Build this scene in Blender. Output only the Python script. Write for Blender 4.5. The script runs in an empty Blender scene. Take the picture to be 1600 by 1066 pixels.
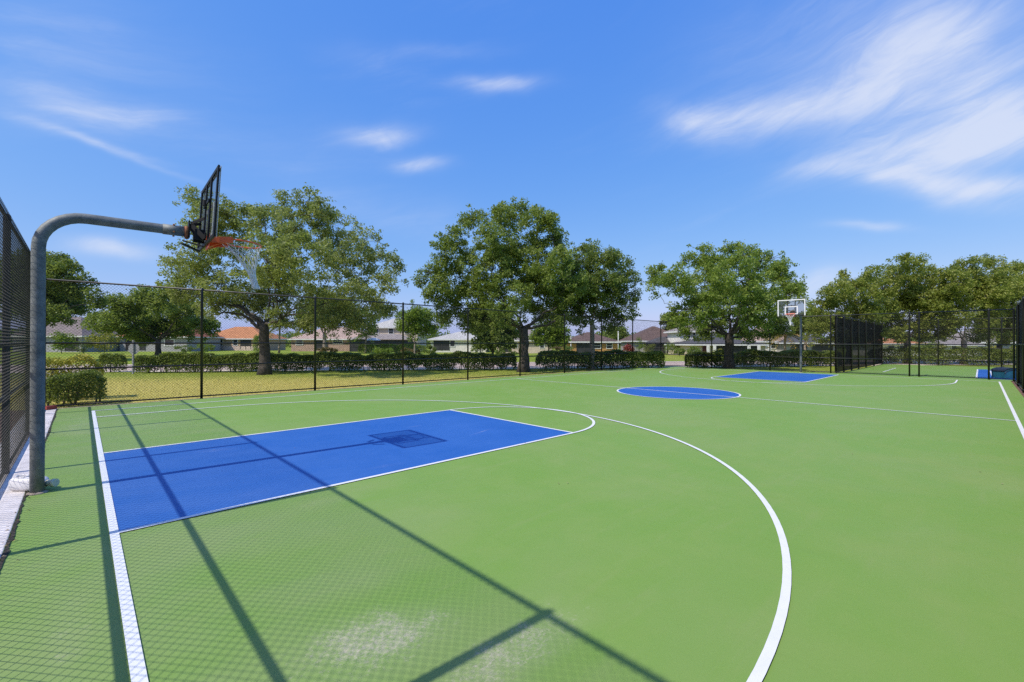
import bpy, math, random
import numpy as np
from mathutils import Vector, Matrix
random.seed(7)
RNG = np.random.default_rng(7)
SC = bpy.context.scene
COL = SC.collection
PI = math.pi

# ------------------------------------------------------------------ camera
F, CU, CV = 702.42, 800.0, 533.0
CAM = np.array([-0.2013, -6.7621, 1.5775])
YAW, PIT, ROL = 0.8070, 0.0039, 0.0018
FW = np.array([math.cos(YAW)*math.cos(PIT), math.sin(YAW)*math.cos(PIT), math.sin(PIT)])
R0 = np.array([math.sin(YAW), -math.cos(YAW), 0.0]); U0 = np.cross(R0, FW)
RT = R0*math.cos(ROL)+U0*math.sin(ROL); UP = U0*math.cos(ROL)-R0*math.sin(ROL)
def ray(u, v): return FW+RT*(u-CU)/F-UP*(v-CV)/F
def gnd(u, v, z=0.0):                       # surveyed spot of the photograph -> point on the ground
    d = ray(u, v); return CAM+d*(z-CAM[2])/d[2]
def at(u, v, D): return CAM+ray(u, v)*D
def depth_of(p): return float(np.dot(np.asarray(p)-CAM, FW))
cam = bpy.data.cameras.new('camera'); cam.sensor_width = 36; cam.lens = 36*F/1600
cam.clip_start = 0.05; cam.clip_end = 3000
camo = bpy.data.objects.new('camera', cam); COL.objects.link(camo)
M = Matrix.Identity(4)
for i in range(3):
    M[i][0] = RT[i]; M[i][1] = UP[i]; M[i][2] = -FW[i]; M[i][3] = CAM[i]
camo.matrix_world = M
SC.camera = camo

# ------------------------------------------------------------------ materials
def S(r, g, b):                             # sRGB 0-255 -> linear
    def f(c):
        c /= 255.0
        return c/12.92 if c <= .04045 else ((c+.055)/1.055)**2.4
    return (f(r), f(g), f(b), 1.0)
class N:                                    # tiny node helper
    def __init__(s, tree): s.t = tree; s.n = tree.nodes; s.l = tree.links
    def add(s, typ, **kw):
        nd = s.n.new(typ)
        for k, v in kw.items(): setattr(nd, k, v)
        return nd
    def link(s, a, b): s.l.new(a, b)
    def val(s, sock, v):
        if hasattr(v, 'is_linked') or isinstance(v, bpy.types.NodeSocket): s.l.new(v, sock)
        else: sock.default_value = v
    def math(s, op, a, b=None, c=None, clamp=False):
        nd = s.add('ShaderNodeMath', operation=op, use_clamp=clamp)
        s.val(nd.inputs[0], a)
        if b is not None: s.val(nd.inputs[1], b)
        if c is not None: s.val(nd.inputs[2], c)
        return nd.outputs[0]
    def vmath(s, op, a, b=None, out=0):
        nd = s.add('ShaderNodeVectorMath', operation=op)
        s.val(nd.inputs[0], a)
        if b is not None: s.val(nd.inputs[1], b)
        return nd.outputs[out]
    def mix(s, fac, a, b, blend='MIX'):
        nd = s.add('ShaderNodeMix', data_type='RGBA', blend_type=blend)
        s.val(nd.inputs[0], fac); s.val(nd.inputs[6], a); s.val(nd.inputs[7], b)
        return nd.outputs[2]
    def noise(s, vec, scale, detail=3, rough=.55, dist=0.0):
        nd = s.add('ShaderNodeTexNoise'); s.l.new(vec, nd.inputs['Vector'])
        nd.inputs['Scale'].default_value = scale; nd.inputs['Detail'].default_value = detail
        nd.inputs['Roughness'].default_value = rough; nd.inputs['Distortion'].default_value = dist
        return nd.outputs[0]
    def ramp(s, fac, lo, hi, a=0.0, b=1.0):
        nd = s.add('ShaderNodeMapRange', clamp=True, interpolation_type='SMOOTHSTEP'); s.val(nd.inputs[0], fac)
        nd.inputs[1].default_value = lo; nd.inputs[2].default_value = hi
        nd.inputs[3].default_value = a; nd.inputs[4].default_value = b
        return nd.outputs[0]
    def mapping(s, vec, scale=(1, 1, 1), rot=(0, 0, 0), loc=(0, 0, 0)):
        nd = s.add('ShaderNodeMapping'); s.l.new(vec, nd.inputs[0])
        nd.inputs['Scale'].default_value = scale; nd.inputs['Rotation'].default_value = rot
        nd.inputs['Location'].default_value = loc
        return nd.outputs[0]
def base_mat(name):
    m = bpy.data.materials.new(name); m.use_nodes = True
    n = N(m.node_tree); b = m.node_tree.nodes['Principled BSDF']
    return m, n, b
def pos(n): return n.add('ShaderNodeNewGeometry').outputs['Position']
def obj_co(n): return n.add('ShaderNodeTexCoord').outputs['Object']
def mk(name, col, var=.15, scale=6.0, rough=.6, bump=0.0, metal=0.0, spec=.5, bscale=None, col2=None):
    m, n, b = base_mat(name)
    co = obj_co(n)
    f = n.noise(co, scale, 5, .6)
    c1 = tuple(max(0, c*(1-var)) for c in col[:3])+(1,)
    c2 = col2 if col2 else tuple(min(1, c*(1+var)) for c in col[:3])+(1,)
    n.link(n.mix(n.ramp(f, .3, .7), c1, c2), b.inputs['Base Color'])
    b.inputs['Roughness'].default_value = rough; b.inputs['Metallic'].default_value = metal
    b.inputs['Specular IOR Level'].default_value = spec
    if bump:
        bp = n.add('ShaderNodeBump'); bp.inputs['Strength'].default_value = bump; bp.inputs['Distance'].default_value = .01
        n.link(n.noise(co, bscale or scale*6, 4), bp.inputs['Height']); n.link(bp.outputs[0], b.inputs['Normal'])
    return m
def leaf_mat(name, dark, mid, light, trans=.3, rough=.5):
    m, n, b = base_mat(name)
    at_ = n.add('ShaderNodeAttribute', attribute_name='rnd')
    cr = n.add('ShaderNodeValToRGB'); n.link(at_.outputs['Fac'], cr.inputs[0])
    e = cr.color_ramp.elements; e[0].position = 0.05; e[0].color = dark; e[1].position = .95; e[1].color = light
    k = e.new(.5); k.color = mid
    n.link(cr.outputs[0], b.inputs['Base Color'])
    b.inputs['Roughness'].default_value = rough; b.inputs['Specular IOR Level'].default_value = .35
    tr = n.add('ShaderNodeBsdfTranslucent')
    n.link(n.mix(.5, cr.outputs[0], (.32, .42, .05, 1)), tr.inputs[0])
    mx = n.add('ShaderNodeMixShader'); mx.inputs[0].default_value = trans
    n.link(b.outputs[0], mx.inputs[1]); n.link(tr.outputs[0], mx.inputs[2])
    n.link(mx.outputs[0], m.node_tree.nodes['Material Output'].inputs[0])
    return m
def see_through(name, col, alpha, rough=.8, spec=.3):
    m, n, b = base_mat(name)
    b.inputs['Base Color'].default_value = col; b.inputs['Roughness'].default_value = rough
    b.inputs['Specular IOR Level'].default_value = spec
    co = obj_co(n)
    f = n.noise(co, 3.0, 3)
    n.link(n.math('MULTIPLY_ADD', f, .16, alpha-.08), b.inputs['Alpha'])
    return m

def court_mat(name, base, worn, dusty):
    m, n, b = base_mat(name)
    p = pos(n)
    big = n.ramp(n.noise(p, .33, 4, .6, .6), .42, .72)
    mid = n.ramp(n.noise(p, 1.7, 5, .65), .35, .75)
    streak = n.ramp(n.noise(n.mapping(p, (.35, 3.2, 1), (0, 0, .5)), 2.2, 5, .65), .5, .8)
    swirl = n.ramp(n.noise(n.mapping(p, (2.4, .3, 1), (0, 0, .2)), 2.0, 5, .65), .52, .8)
    fine = n.noise(p, 260, 2, .6)
    speck = n.ramp(n.noise(p, 95, 2, .7), .70, .78)
    c = n.mix(n.math('MULTIPLY', big, .46), base, worn)
    c = n.mix(n.math('MULTIPLY', mid, .24), c, worn)
    c = n.mix(n.math('MULTIPLY', streak, .34), c, worn)
    c = n.mix(n.math('MULTIPLY', swirl, .22), c, tuple(x*.8 for x in base[:3])+(1,))
    sx = n.add('ShaderNodeSeparateXYZ'); n.link(p, sx.inputs[0])      # the end under the near hoop has had the most feet on it
    wear = n.math('MULTIPLY', n.ramp(sx.outputs[0], 4.5, -.4), n.ramp(n.noise(n.mapping(p, (.6, 1.4, 1)), 1.1, 5, .6), .25, .70))
    c = n.mix(n.math('MULTIPLY', wear, .55), c, tuple(w_*.9+.03 for w_ in worn[:3])+(1,))
    # scuffed, chalky patches where the paint has worn to dust
    tot = None
    for (x, y, rx, ry, rot, s) in ((.90, -4.52, .62, .42, .3, 1.0), (1.42, -5.10, .70, .24, .08, 1.0), (1.05, -5.25, .5, .2, 0, .75), (1.2, -3.9, .35, .3, 0, .45), (1.85, -4.95, .2, .12, 0, .6), (.25, -3.9, .3, .3, 0, .5),
                                   (-.25, -3.3, .16, .8, 0, .6), (6.3, -5.2, .25, .08, .4, .5), (4.9, -.65, .55, .05, -.3, .75), (4.3, .6, .25, .06, 0, .7), (1.25, .95, .45, .22, .2, .62), (2.6, -1.5, .5, .12, .1, .5), (1.1, -1.5, .3, .2, .1, .45),
                                   (-.2, 5.0, .5, 2.4, 0, .62), (.9, 4.2, 1.0, .5, 0, .62), (.8, 6.0, 1.2, .4, 0, .60), (1.6, -2.3, .55, .25, .2, .55), (6.8, -6.9, 1.2, .35, .2, .45), (5.0, -6.4, .7, .3, .3, .45), (25.2, .2, 1.0, .2, .2, .5), (11.5, -1.0, .7, .07, .2, .45), (8.9, -2.9, .2, .04, .2, .6)):
        q = n.mapping(n.vmath('SUBTRACT', p, (x, y, 0)), (1, 1, 0), (0, 0, 0))
        ro = n.add('ShaderNodeVectorRotate', rotation_type='Z_AXIS'); n.link(q, ro.inputs['Vector']); ro.inputs['Angle'].default_value = rot
        L = n.vmath('LENGTH', n.vmath('MULTIPLY', ro.outputs[0], (1/rx, 1/ry, 0)), out=1)
        g = n.math('MULTIPLY', n.ramp(L, .1, 1.35, 1, 0), s)
        tot = g if tot is None else n.math('MAXIMUM', tot, g)
    grit = n.noise(p, 48, 8, .85); cloud_ = n.noise(p, 4.0, 6, .75)
    dd = n.math('ADD', tot, n.math('ADD', n.math('MULTIPLY_ADD', grit, 3.0, -1.55), n.math('MULTIPLY_ADD', cloud_, 2.2, -1.12)))
    dust = n.math('MULTIPLY', n.math('ADD', n.ramp(dd, .55, 1.55), n.math('MULTIPLY', n.ramp(tot, .15, 1.1), .12)), n.ramp(tot, .02, .5))
    c = n.mix(n.math('MULTIPLY', dust, .86, clamp=True), c, dusty)
    c = n.mix(n.math('MULTIPLY', n.math('MULTIPLY_ADD', fine, 1.0, -.2), .22), c, tuple(x*.62 for x in base[:3])+(1,))
    c = n.mix(n.math('MULTIPLY', speck, .35), c, dusty)
    chip = n.ramp(n.noise(p, 21, 2, .5), .795, .815); dot = n.ramp(n.noise(n.mapping(p, loc=(7, 3, 0)), 27, 2, .5), .80, .82)
    c = n.mix(n.math('MULTIPLY', chip, .5), c, dusty); c = n.mix(n.math('MULTIPLY', dot, .55), c, (.05, .05, .03, 1))
    scr = n.math('MULTIPLY', n.ramp(n.noise(n.mapping(p, (.5, 9, 1), (0, 0, .95)), 3.0, 6, .7), .60, .80), n.ramp(n.noise(p, .28, 3), .45, .7))
    c = n.mix(n.math('MULTIPLY', scr, .30), c, tuple(x*.72 for x in base[:3])+(1,))
    n.link(c, b.inputs['Base Color'])
    b.inputs['Specular IOR Level'].default_value = .35
    n.link(n.math('MULTIPLY_ADD', mid, .12, .60), b.inputs['Roughness'])
    bp = n.add('ShaderNodeBump'); bp.inputs['Strength'].default_value = .35; bp.inputs['Distance'].default_value = .003
    n.link(n.noise(p, 320, 3, .6), bp.inputs['Height']); n.link(bp.outputs[0], b.inputs['Normal'])
    return m

MAT = {}
MAT['court'] = court_mat('court_green_paint', (.186, .332, .052, 1), (.272, .340, .115, 1), (.56, .49, .37, 1))
MAT['blue'] = court_mat('court_blue_paint', (.017, .112, .40, 1), (.044, .155, .46, 1), (.33, .36, .50, 1))
def line_mat():
    m, n, b = base_mat('white_line_paint'); p = pos(n)
    w = n.math('MULTIPLY', n.ramp(n.noise(p, 60, 6, .8), .52, .72), n.ramp(n.noise(p, 1.3, 4, .6), .42, .72))
    g = n.ramp(n.noise(p, 7, 5, .7), .35, .75)
    c = n.mix(n.math('MULTIPLY', g, .5), (.79, .79, .785, 1), (.66, .668, .645, 1)); c = n.mix(n.math('MULTIPLY', w, .55), c, (.34, .42, .22, 1))
    n.link(c, b.inputs['Base Color']); b.inputs['Roughness'].default_value = .6
    return m
MAT['line'] = line_mat()
MAT['concrete'] = mk('pale_concrete', (.70, .645, .62, 1), .14, 5, .9, .4, bscale=60)
MAT['black'] = mk('black_vinyl_coat', (.010, .010, .010, 1), .3, 20, .40, spec=.5)
MAT['wire'] = mk('black_vinyl_wire', (.022, .021, .019, 1), .3, 20, .5)
MAT['steel_black'] = mk('black_powder_coat', (.010, .010, .010, 1), .3, 12, .55, spec=.25)
MAT['screen'] = see_through('black_windscreen', (.010, .010, .010, 1), .93, .95, .05)
MAT['screen_dense'] = see_through('black_windscreen_dense', (.008, .008, .008, 1), 1.06)
MAT['porch_screen'] = see_through('dark_porch_screen', (.03, .03, .03, 1), .82)
MAT['rim'] = mk('orange_rim_paint', (.93, .145, .030, 1), .10, 14, .45)
MAT['net'] = mk('white_net_cord', (.78, .77, .74, 1), .1, 20, .8)
MAT['rust'] = mk('rusty_steel', (.30, .12, .05, 1), .4, 30, .85)
MAT['glass'] = mk('window_glass', (.03, .035, .04, 1), .2, 1, .12, spec=.7)
MAT['whitep'] = mk('white_plastic', (.74, .72, .72, 1), .06, 20, .4)
MAT['yellowp'] = mk('cloudy_plastic', (.62, .62, .46, 1), .1, 20, .35)
MAT['brick_red'] = mk('red_brick', (.33, .06, .045, 1), .25, 20, .85, .4)
MAT['grey_metal'] = mk('dull_aluminium', (.30, .30, .31, 1), .15, 8, .55, metal=.3)
MAT['white_trim'] = mk('white_trim', (.72, .71, .68, 1), .06, 3, .6)
MAT['teal'] = mk('teal_plastic', (.012, .105, .14, 1), .2, 5, .4)
MAT['dark_plastic'] = mk('dark_plastic', (.014, .018, .03, 1), .3, 6, .5)
MAT['bark'] = mk('grey_oak_bark', (.068, .055, .044, 1), .5, 9, .95, .9, bscale=22)
MAT['bark_pale'] = mk('pale_bark', (.26, .21, .17, 1), .35, 6, .9, .6)
MAT['litter'] = mk('leaf_litter', (.20, .145, .10, 1), .65, 22, .95, .8, col2=(.42, .36, .27, 1))
MAT['soil'] = mk('dark_soil', (.045, .038, .028, 1), .6, 30, .95, .8)
MAT['mulch'] = mk('brown_mulch', (.16, .085, .055, 1), .5, 14, .95, .8)
# galvanised pole: mottled zinc and rust blooms; dark rings are painted chain-link shadow
def pole_mat():
    m, n, b = base_mat('galvanised_steel')
    p = obj_co(n)
    f = n.ramp(n.noise(p, 9, 5, .7), .3, .7); s = n.ramp(n.noise(n.mapping(p, (3, 3, 26)), 1.2, 4, .7), .55, .72)
    r = n.ramp(n.noise(p, 17, 5, .75), .63, .74)
    c = n.mix(f, (.115, .128, .125, 1), (.225, .238, .228, 1)); c = n.mix(n.math('MULTIPLY', s, .45), c, (.09, .10, .10, 1))
    c = n.mix(n.math('MULTIPLY', r, .55), c, (.17, .09, .05, 1))
    n.link(c, b.inputs['Base Color']); b.inputs['Roughness'].default_value = .62; b.inputs['Metallic'].default_value = .25
    bp = n.add('ShaderNodeBump'); bp.inputs['Strength'].default_value = .3; bp.inputs['Distance'].default_value = .004
    n.link(n.noise(p, 60, 4), bp.inputs['Height']); n.link(bp.outputs[0], b.inputs['Normal'])
    return m
MAT['zinc'] = pole_mat()
MAT['mortar'] = mk('stained_mortar', (.34, .28, .22, 1), .4, 18, .95, .7)
def acrylic():
    m, n, b = base_mat('clear_acrylic')
    b.inputs['Base Color'].default_value = (.30, .31, .32, 1); b.inputs['Roughness'].default_value = .3
    tr = n.add('ShaderNodeBsdfTransparent'); tr.inputs[0].default_value = (.77, .79, .79, 1)
    f = n.noise(obj_co(n), 4, 4); mx = n.add('ShaderNodeMixShader')
    n.link(n.math('MULTIPLY_ADD', f, .10, .03), mx.inputs[0]); n.link(tr.outputs[0], mx.inputs[1]); n.link(b.outputs[0], mx.inputs[2])
    n.link(mx.outputs[0], m.node_tree.nodes['Material Output'].inputs[0])
    return m
MAT['acrylic'] = acrylic()
def lawn_mat(name, green, straw, amount_lo, amount_hi, sc=.5):
    m, n, b = base_mat(name)
    p = pos(n)
    a = n.ramp(n.noise(p, sc, 5, .65), amount_lo, amount_hi)
    f = n.noise(n.mapping(p, (1, 1, 1)), 9, 6, .75)
    g2 = n.mix(n.ramp(f, .3, .7), tuple(x*.55 for x in green[:3])+(1,), tuple(x*1.3 for x in green[:3])+(1,))
    s2 = n.mix(n.ramp(f, .3, .7), tuple(x*.6 for x in straw[:3])+(1,), tuple(x*1.25 for x in straw[:3])+(1,))
    n.link(n.mix(a, g2, s2), b.inputs['Base Color']); b.inputs['Roughness'].default_value = .95
    b.inputs['Specular IOR Level'].default_value = .1
    bp = n.add('ShaderNodeBump'); bp.inputs['Strength'].default_value = .8; bp.inputs['Distance'].default_value = .03
    n.link(n.noise(p, 40, 5, .7), bp.inputs['Height']); n.link(bp.outputs[0], b.inputs['Normal'])
    return m
HL0 = np.array([4.0, 22.4]); HD = np.array([.832, -.555]); HN = np.array([.555, .832])   # street line, its direction, its outward normal
MAT['lawn'] = lawn_mat('green_lawn', (.225, .31, .035, 1), (.36, .33, .07, 1), .4, .75, .12)
def dry_lawn():
    m, n, b = base_mat('dry_lawn')
    p = pos(n)
    d = n.vmath('DOT_PRODUCT', n.vmath('SUBTRACT', p, (4.0, 22.4, 0)), (.555, .832, 0), out=1)
    w = n.math('ADD', d, n.math('MULTIPLY_ADD', n.noise(p, .6, 5, .65), 5.0, -2.5))
    sx = n.add('ShaderNodeSeparateXYZ'); n.link(p, sx.inputs[0])
    w = n.math('ADD', w, n.math('MULTIPLY_ADD', sx.outputs[0], .13, -.6))
    a = n.ramp(w, -7.8, -1.8, 1, 0)
    f = n.ramp(n.noise(p, 10, 6, .75), .3, .7)
    s = n.mix(f, (.37, .315, .065, 1), (.58, .50, .13, 1)); g = n.mix(f, (.17, .22, .026, 1), (.33, .37, .06, 1))
    n.link(n.mix(a, g, s), b.inputs['Base Color']); b.inputs['Roughness'].default_value = .95; b.inputs['Specular IOR Level'].default_value = .1
    bp = n.add('ShaderNodeBump'); bp.inputs['Strength'].default_value = .8; bp.inputs['Distance'].default_value = .03
    n.link(n.noise(p, 45, 5, .7), bp.inputs['Height']); n.link(bp.outputs[0], b.inputs['Normal'])
    return m
MAT['dry'] = dry_lawn()
MAT['road'] = mk('pinkish_road', (.50, .375, .30, 1), .12, .8, .9, .3, bscale=40)
MAT['walk'] = mk('tan_sidewalk', (.62, .51, .39, 1), .12, .8, .9)
def grassblade():
    m, n, b = base_mat('grass_blades')
    a = n.add('ShaderNodeAttribute', attribute_name='rnd')
    n.link(n.mix(a.outputs['Fac'], (.20, .26, .03, 1), (.66, .52, .20, 1)), b.inputs['Base Color']); b.inputs['Roughness'].default_value = .8
    return m
MAT['blades'] = grassblade()
G = lambda r, g, b: (r, g, b, 1)
MAT['oak'] = leaf_mat('oak_leaves', G(.090, .140, .026), G(.205, .275, .052), G(.350, .400, .115), .48)
MAT['oak_loose'] = leaf_mat('loose_oak_leaves', G(.115, .155, .036), G(.265, .305, .082), G(.425, .445, .175), .48)
MAT['oak_bright'] = leaf_mat('bright_oak_leaves', G(.095, .160, .024), G(.220, .305, .048), G(.370, .435, .095), .48)
MAT['oak_olive'] = leaf_mat('olive_oak_leaves', G(.112, .152, .022), G(.250, .292, .048), G(.410, .412, .110), .48)
MAT['dark_leaf'] = leaf_mat('dark_leaves', G(.060, .098, .020), G(.150, .205, .042), G(.280, .325, .085), .44)
MAT['lime'] = leaf_mat('lime_leaves', G(.090, .150, .012), G(.180, .270, .025), G(.290, .370, .055), .35)
MAT['hedge'] = leaf_mat('hedge_leaves', G(.070, .108, .018), G(.165, .215, .038), G(.300, .335, .074), .40)
MAT['goldhedge'] = leaf_mat('golden_hedge_leaves', G(.20, .20, .02), G(.46, .43, .05), G(.64, .56, .12), .3)
MAT['yellow'] = leaf_mat('yellow_leaves', G(.16, .17, .02), G(.34, .33, .04), G(.52, .46, .07), .3)
MAT['redleaf'] = leaf_mat('red_leaves', G(.13, .012, .018), G(.28, .030, .035), G(.42, .09, .08), .25)
MAT['rustleaf'] = leaf_mat('rusty_leaves', G(.07, .06, .02), G(.17, .11, .045), G(.26, .17, .08), .25)
MAT['palm'] = leaf_mat('palm_fronds', G(.08, .10, .02), G(.17, .19, .04), G(.32, .29, .09), .25)
MAT['palm_dry'] = leaf_mat('orange_palm_fronds', G(.16, .13, .03), G(.32, .22, .06), G(.46, .30, .12), .25)

# ------------------------------------------------------------------ geometry helpers
class MB:
    def __init__(s): s.v = []; s.f = []
    def quad(s, *p):
        i = len(s.v); s.v += [tuple(map(float, q)) for q in p]; s.f.append(tuple(range(i, i+len(p)))); return s
    def box(s, c, d, rz=0.0, mat=None):
        x, y, z = d[0]/2, d[1]/2, d[2]/2
        pts = [(-x, -y, -z), (x, -y, -z), (x, y, -z), (-x, y, -z), (-x, -y, z), (x, -y, z), (x, y, z), (-x, y, z)]
        i = len(s.v); cr, sr = math.cos(rz), math.sin(rz)
        for p in pts:
            q = Vector(p)
            if mat is not None: q = mat @ q
            s.v.append((c[0]+q[0]*cr-q[1]*sr, c[1]+q[0]*sr+q[1]*cr, c[2]+q[2]))
        for a in ((0, 3, 2, 1), (4, 5, 6, 7), (0, 1, 5, 4), (1, 2, 6, 5), (2, 3, 7, 6), (3, 0, 4, 7)): s.f.append(tuple(i+k for k in a))
        return s
    def bar(s, a, b, w, h, up=(0, 0, 1)):
        a = Vector(a); b = Vector(b); d = (b-a); L = d.length; d.normalize()
        u = Vector(up)
        if abs(d.dot(u)) > .98: u = Vector((1, 0, 0))
        sd = d.cross(u).normalized(); u = sd.cross(d)
        i = len(s.v)
        for p in (a, b):
            for x, y in ((-1, -1), (1, -1), (1, 1), (-1, 1)):
                s.v.append(tuple(p+sd*(x*w/2)+u*(y*h/2)))
        for q in ((0, 1, 2, 3), (7, 6, 5, 4), (0, 4, 5, 1), (1, 5, 6, 2), (2, 6, 7, 3), (3, 7, 4, 0)): s.f.append(tuple(i+k for k in q))
        return s
    def tube(s, pts, rad, n=10, cap=True):
        pts = [Vector(p) for p in pts]
        if not hasattr(rad, '__len__'): rad = [rad]*len(pts)
        ref = None; rings = []
        for k, p in enumerate(pts):
            d = (pts[min(k+1, len(pts)-1)]-pts[max(k-1, 0)]).normalized()
            if ref is None:
                ref = d.cross(Vector((0, 0, 1)))
                if ref.length < .1: ref = d.cross(Vector((1, 0, 0)))
            ref = (ref-d*ref.dot(d)).normalized(); o = d.cross(ref)
            i = len(s.v); rings.append(i)
            for j in range(n):
                a = 2*PI*j/n; s.v.append(tuple(p+(ref*math.cos(a)+o*math.sin(a))*rad[k]))
        for a, b in zip(rings[:-1], rings[1:]):
            for j in range(n): s.f.append((a+j, a+(j+1) % n, b+(j+1) % n, b+j))
        if cap:
            s.f.append(tuple(rings[0]+j for j in reversed(range(n)))); s.f.append(tuple(rings[-1]+j for j in range(n)))
        return s
    def build(s, name, mat, parent=None, smooth=False, bevel=0.0):
        me = bpy.data.meshes.new(name); me.from_pydata(s.v, [], s.f); me.update()
        if smooth:
            me.polygons.foreach_set('use_smooth', [len(p.vertices) == 4 for p in me.polygons])
        me.materials.append(MAT[mat] if isinstance(mat, str) else mat)
        o = bpy.data.objects.new(name, me); COL.objects.link(o)
        if parent: o.parent = parent
        if bevel:
            md = o.modifiers.new('edge', 'BEVEL'); md.width = bevel; md.segments = 2; md.limit_method = 'ANGLE'
        return o
def np_mesh(name, verts, faces, mat, parent=None, rnd=None, tri=False):
    k = faces.shape[1]
    me = bpy.data.meshes.new(name)
    me.vertices.add(len(verts)); me.vertices.foreach_set('co', np.ascontiguousarray(verts, dtype=np.float32).ravel())
    me.loops.add(faces.size); me.loops.foreach_set('vertex_index', np.ascontiguousarray(faces, dtype=np.int32).ravel())
    me.polygons.add(len(faces)); me.polygons.foreach_set('loop_start', np.arange(0, faces.size, k, dtype=np.int32))
    me.update(calc_edges=True); me.validate()
    if rnd is not None:
        a = me.attributes.new('rnd', 'FLOAT', 'FACE'); a.data.foreach_set('value', np.asarray(rnd, dtype=np.float32))
    me.materials.append(MAT[mat] if isinstance(mat, str) else mat)
    o = bpy.data.objects.new(name, me); COL.objects.link(o)
    if parent: o.parent = parent
    return o
def tag(o, label=None, cat=None, group=None, kind=None):
    if label: o['label'] = label
    if cat: o['category'] = cat
    if group: o['group'] = group
    if kind: o['kind'] = kind
    return o
def thing(name, label, cat, loc, rz=0.0, group=None):
    o = bpy.data.objects.new(name, None); COL.objects.link(o)
    o.empty_display_size = .2
    o.location = tuple(float(x) for x in loc); o.rotation_euler = (0, 0, rz)
    return tag(o, label, cat, group)
def struct(o): o['kind'] = 'structure'; return o

# ------------------------------------------------------------------ leaves
def leaf_quads(cen, rnd, length, width, up=.12, droop=0.0):
    n = len(cen)
    nor = RNG.normal(size=(n, 3)); nor[:, 2] = np.abs(nor[:, 2])+up; nor /= np.linalg.norm(nor, axis=1)[:, None]
    t = RNG.normal(size=(n, 3)); t -= nor*np.sum(t*nor, 1)[:, None]; t /= np.linalg.norm(t, axis=1)[:, None]
    b = np.cross(nor, t)
    s = RNG.uniform(.65, 1.3, n)[:, None]
    L = t*s*length/2; W = b*s*width/2; fo = nor*s*width*.18
    v = np.stack([cen-L, cen+W+fo-L*.1, cen+L, cen-W+fo-L*.1], 1).reshape(-1, 3)
    f = np.arange(4*n).reshape(n, 4)
    return v, f, np.clip(rnd, 0, 1)
def puffs_to_leaves(P, R, per, flat=.78):
    """clusters: centre P, radius R, each filled with leaves thinning outwards"""
    n = len(P)
    cnt = np.maximum(4, (per*RNG.uniform(.6, 1.3, n)*(R/np.mean(R))**2).astype(int))
    idx = np.repeat(np.arange(n), cnt)
    d = RNG.normal(size=(len(idx), 3)); d /= np.linalg.norm(d, axis=1)[:, None]
    r = RNG.uniform(0, 1, len(idx))**.45
    r *= 1+.35*(RNG.uniform(size=len(idx)) < .12)
    c = P[idx]+d*(r*R[idx])[:, None]*np.array([1, 1, flat])
    pr = RNG.uniform(0, 1, n)
    return c, .58*RNG.uniform(0, 1, len(idx))+.42*pr[idx]
def curve_pts(a, b, n, sag=0.0, wob=.0):
    a = np.asarray(a, float); b = np.asarray(b, float); L = np.linalg.norm(b-a)
    t = np.linspace(0, 1, n)[:, None]
    p = a+(b-a)*t
    p[:, 2] += sag*L*np.sin(PI*t[:, 0])
    w = RNG.normal(size=(n, 3))*wob*L; w[0] = 0; w[-1] = 0
    return p+w
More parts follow.
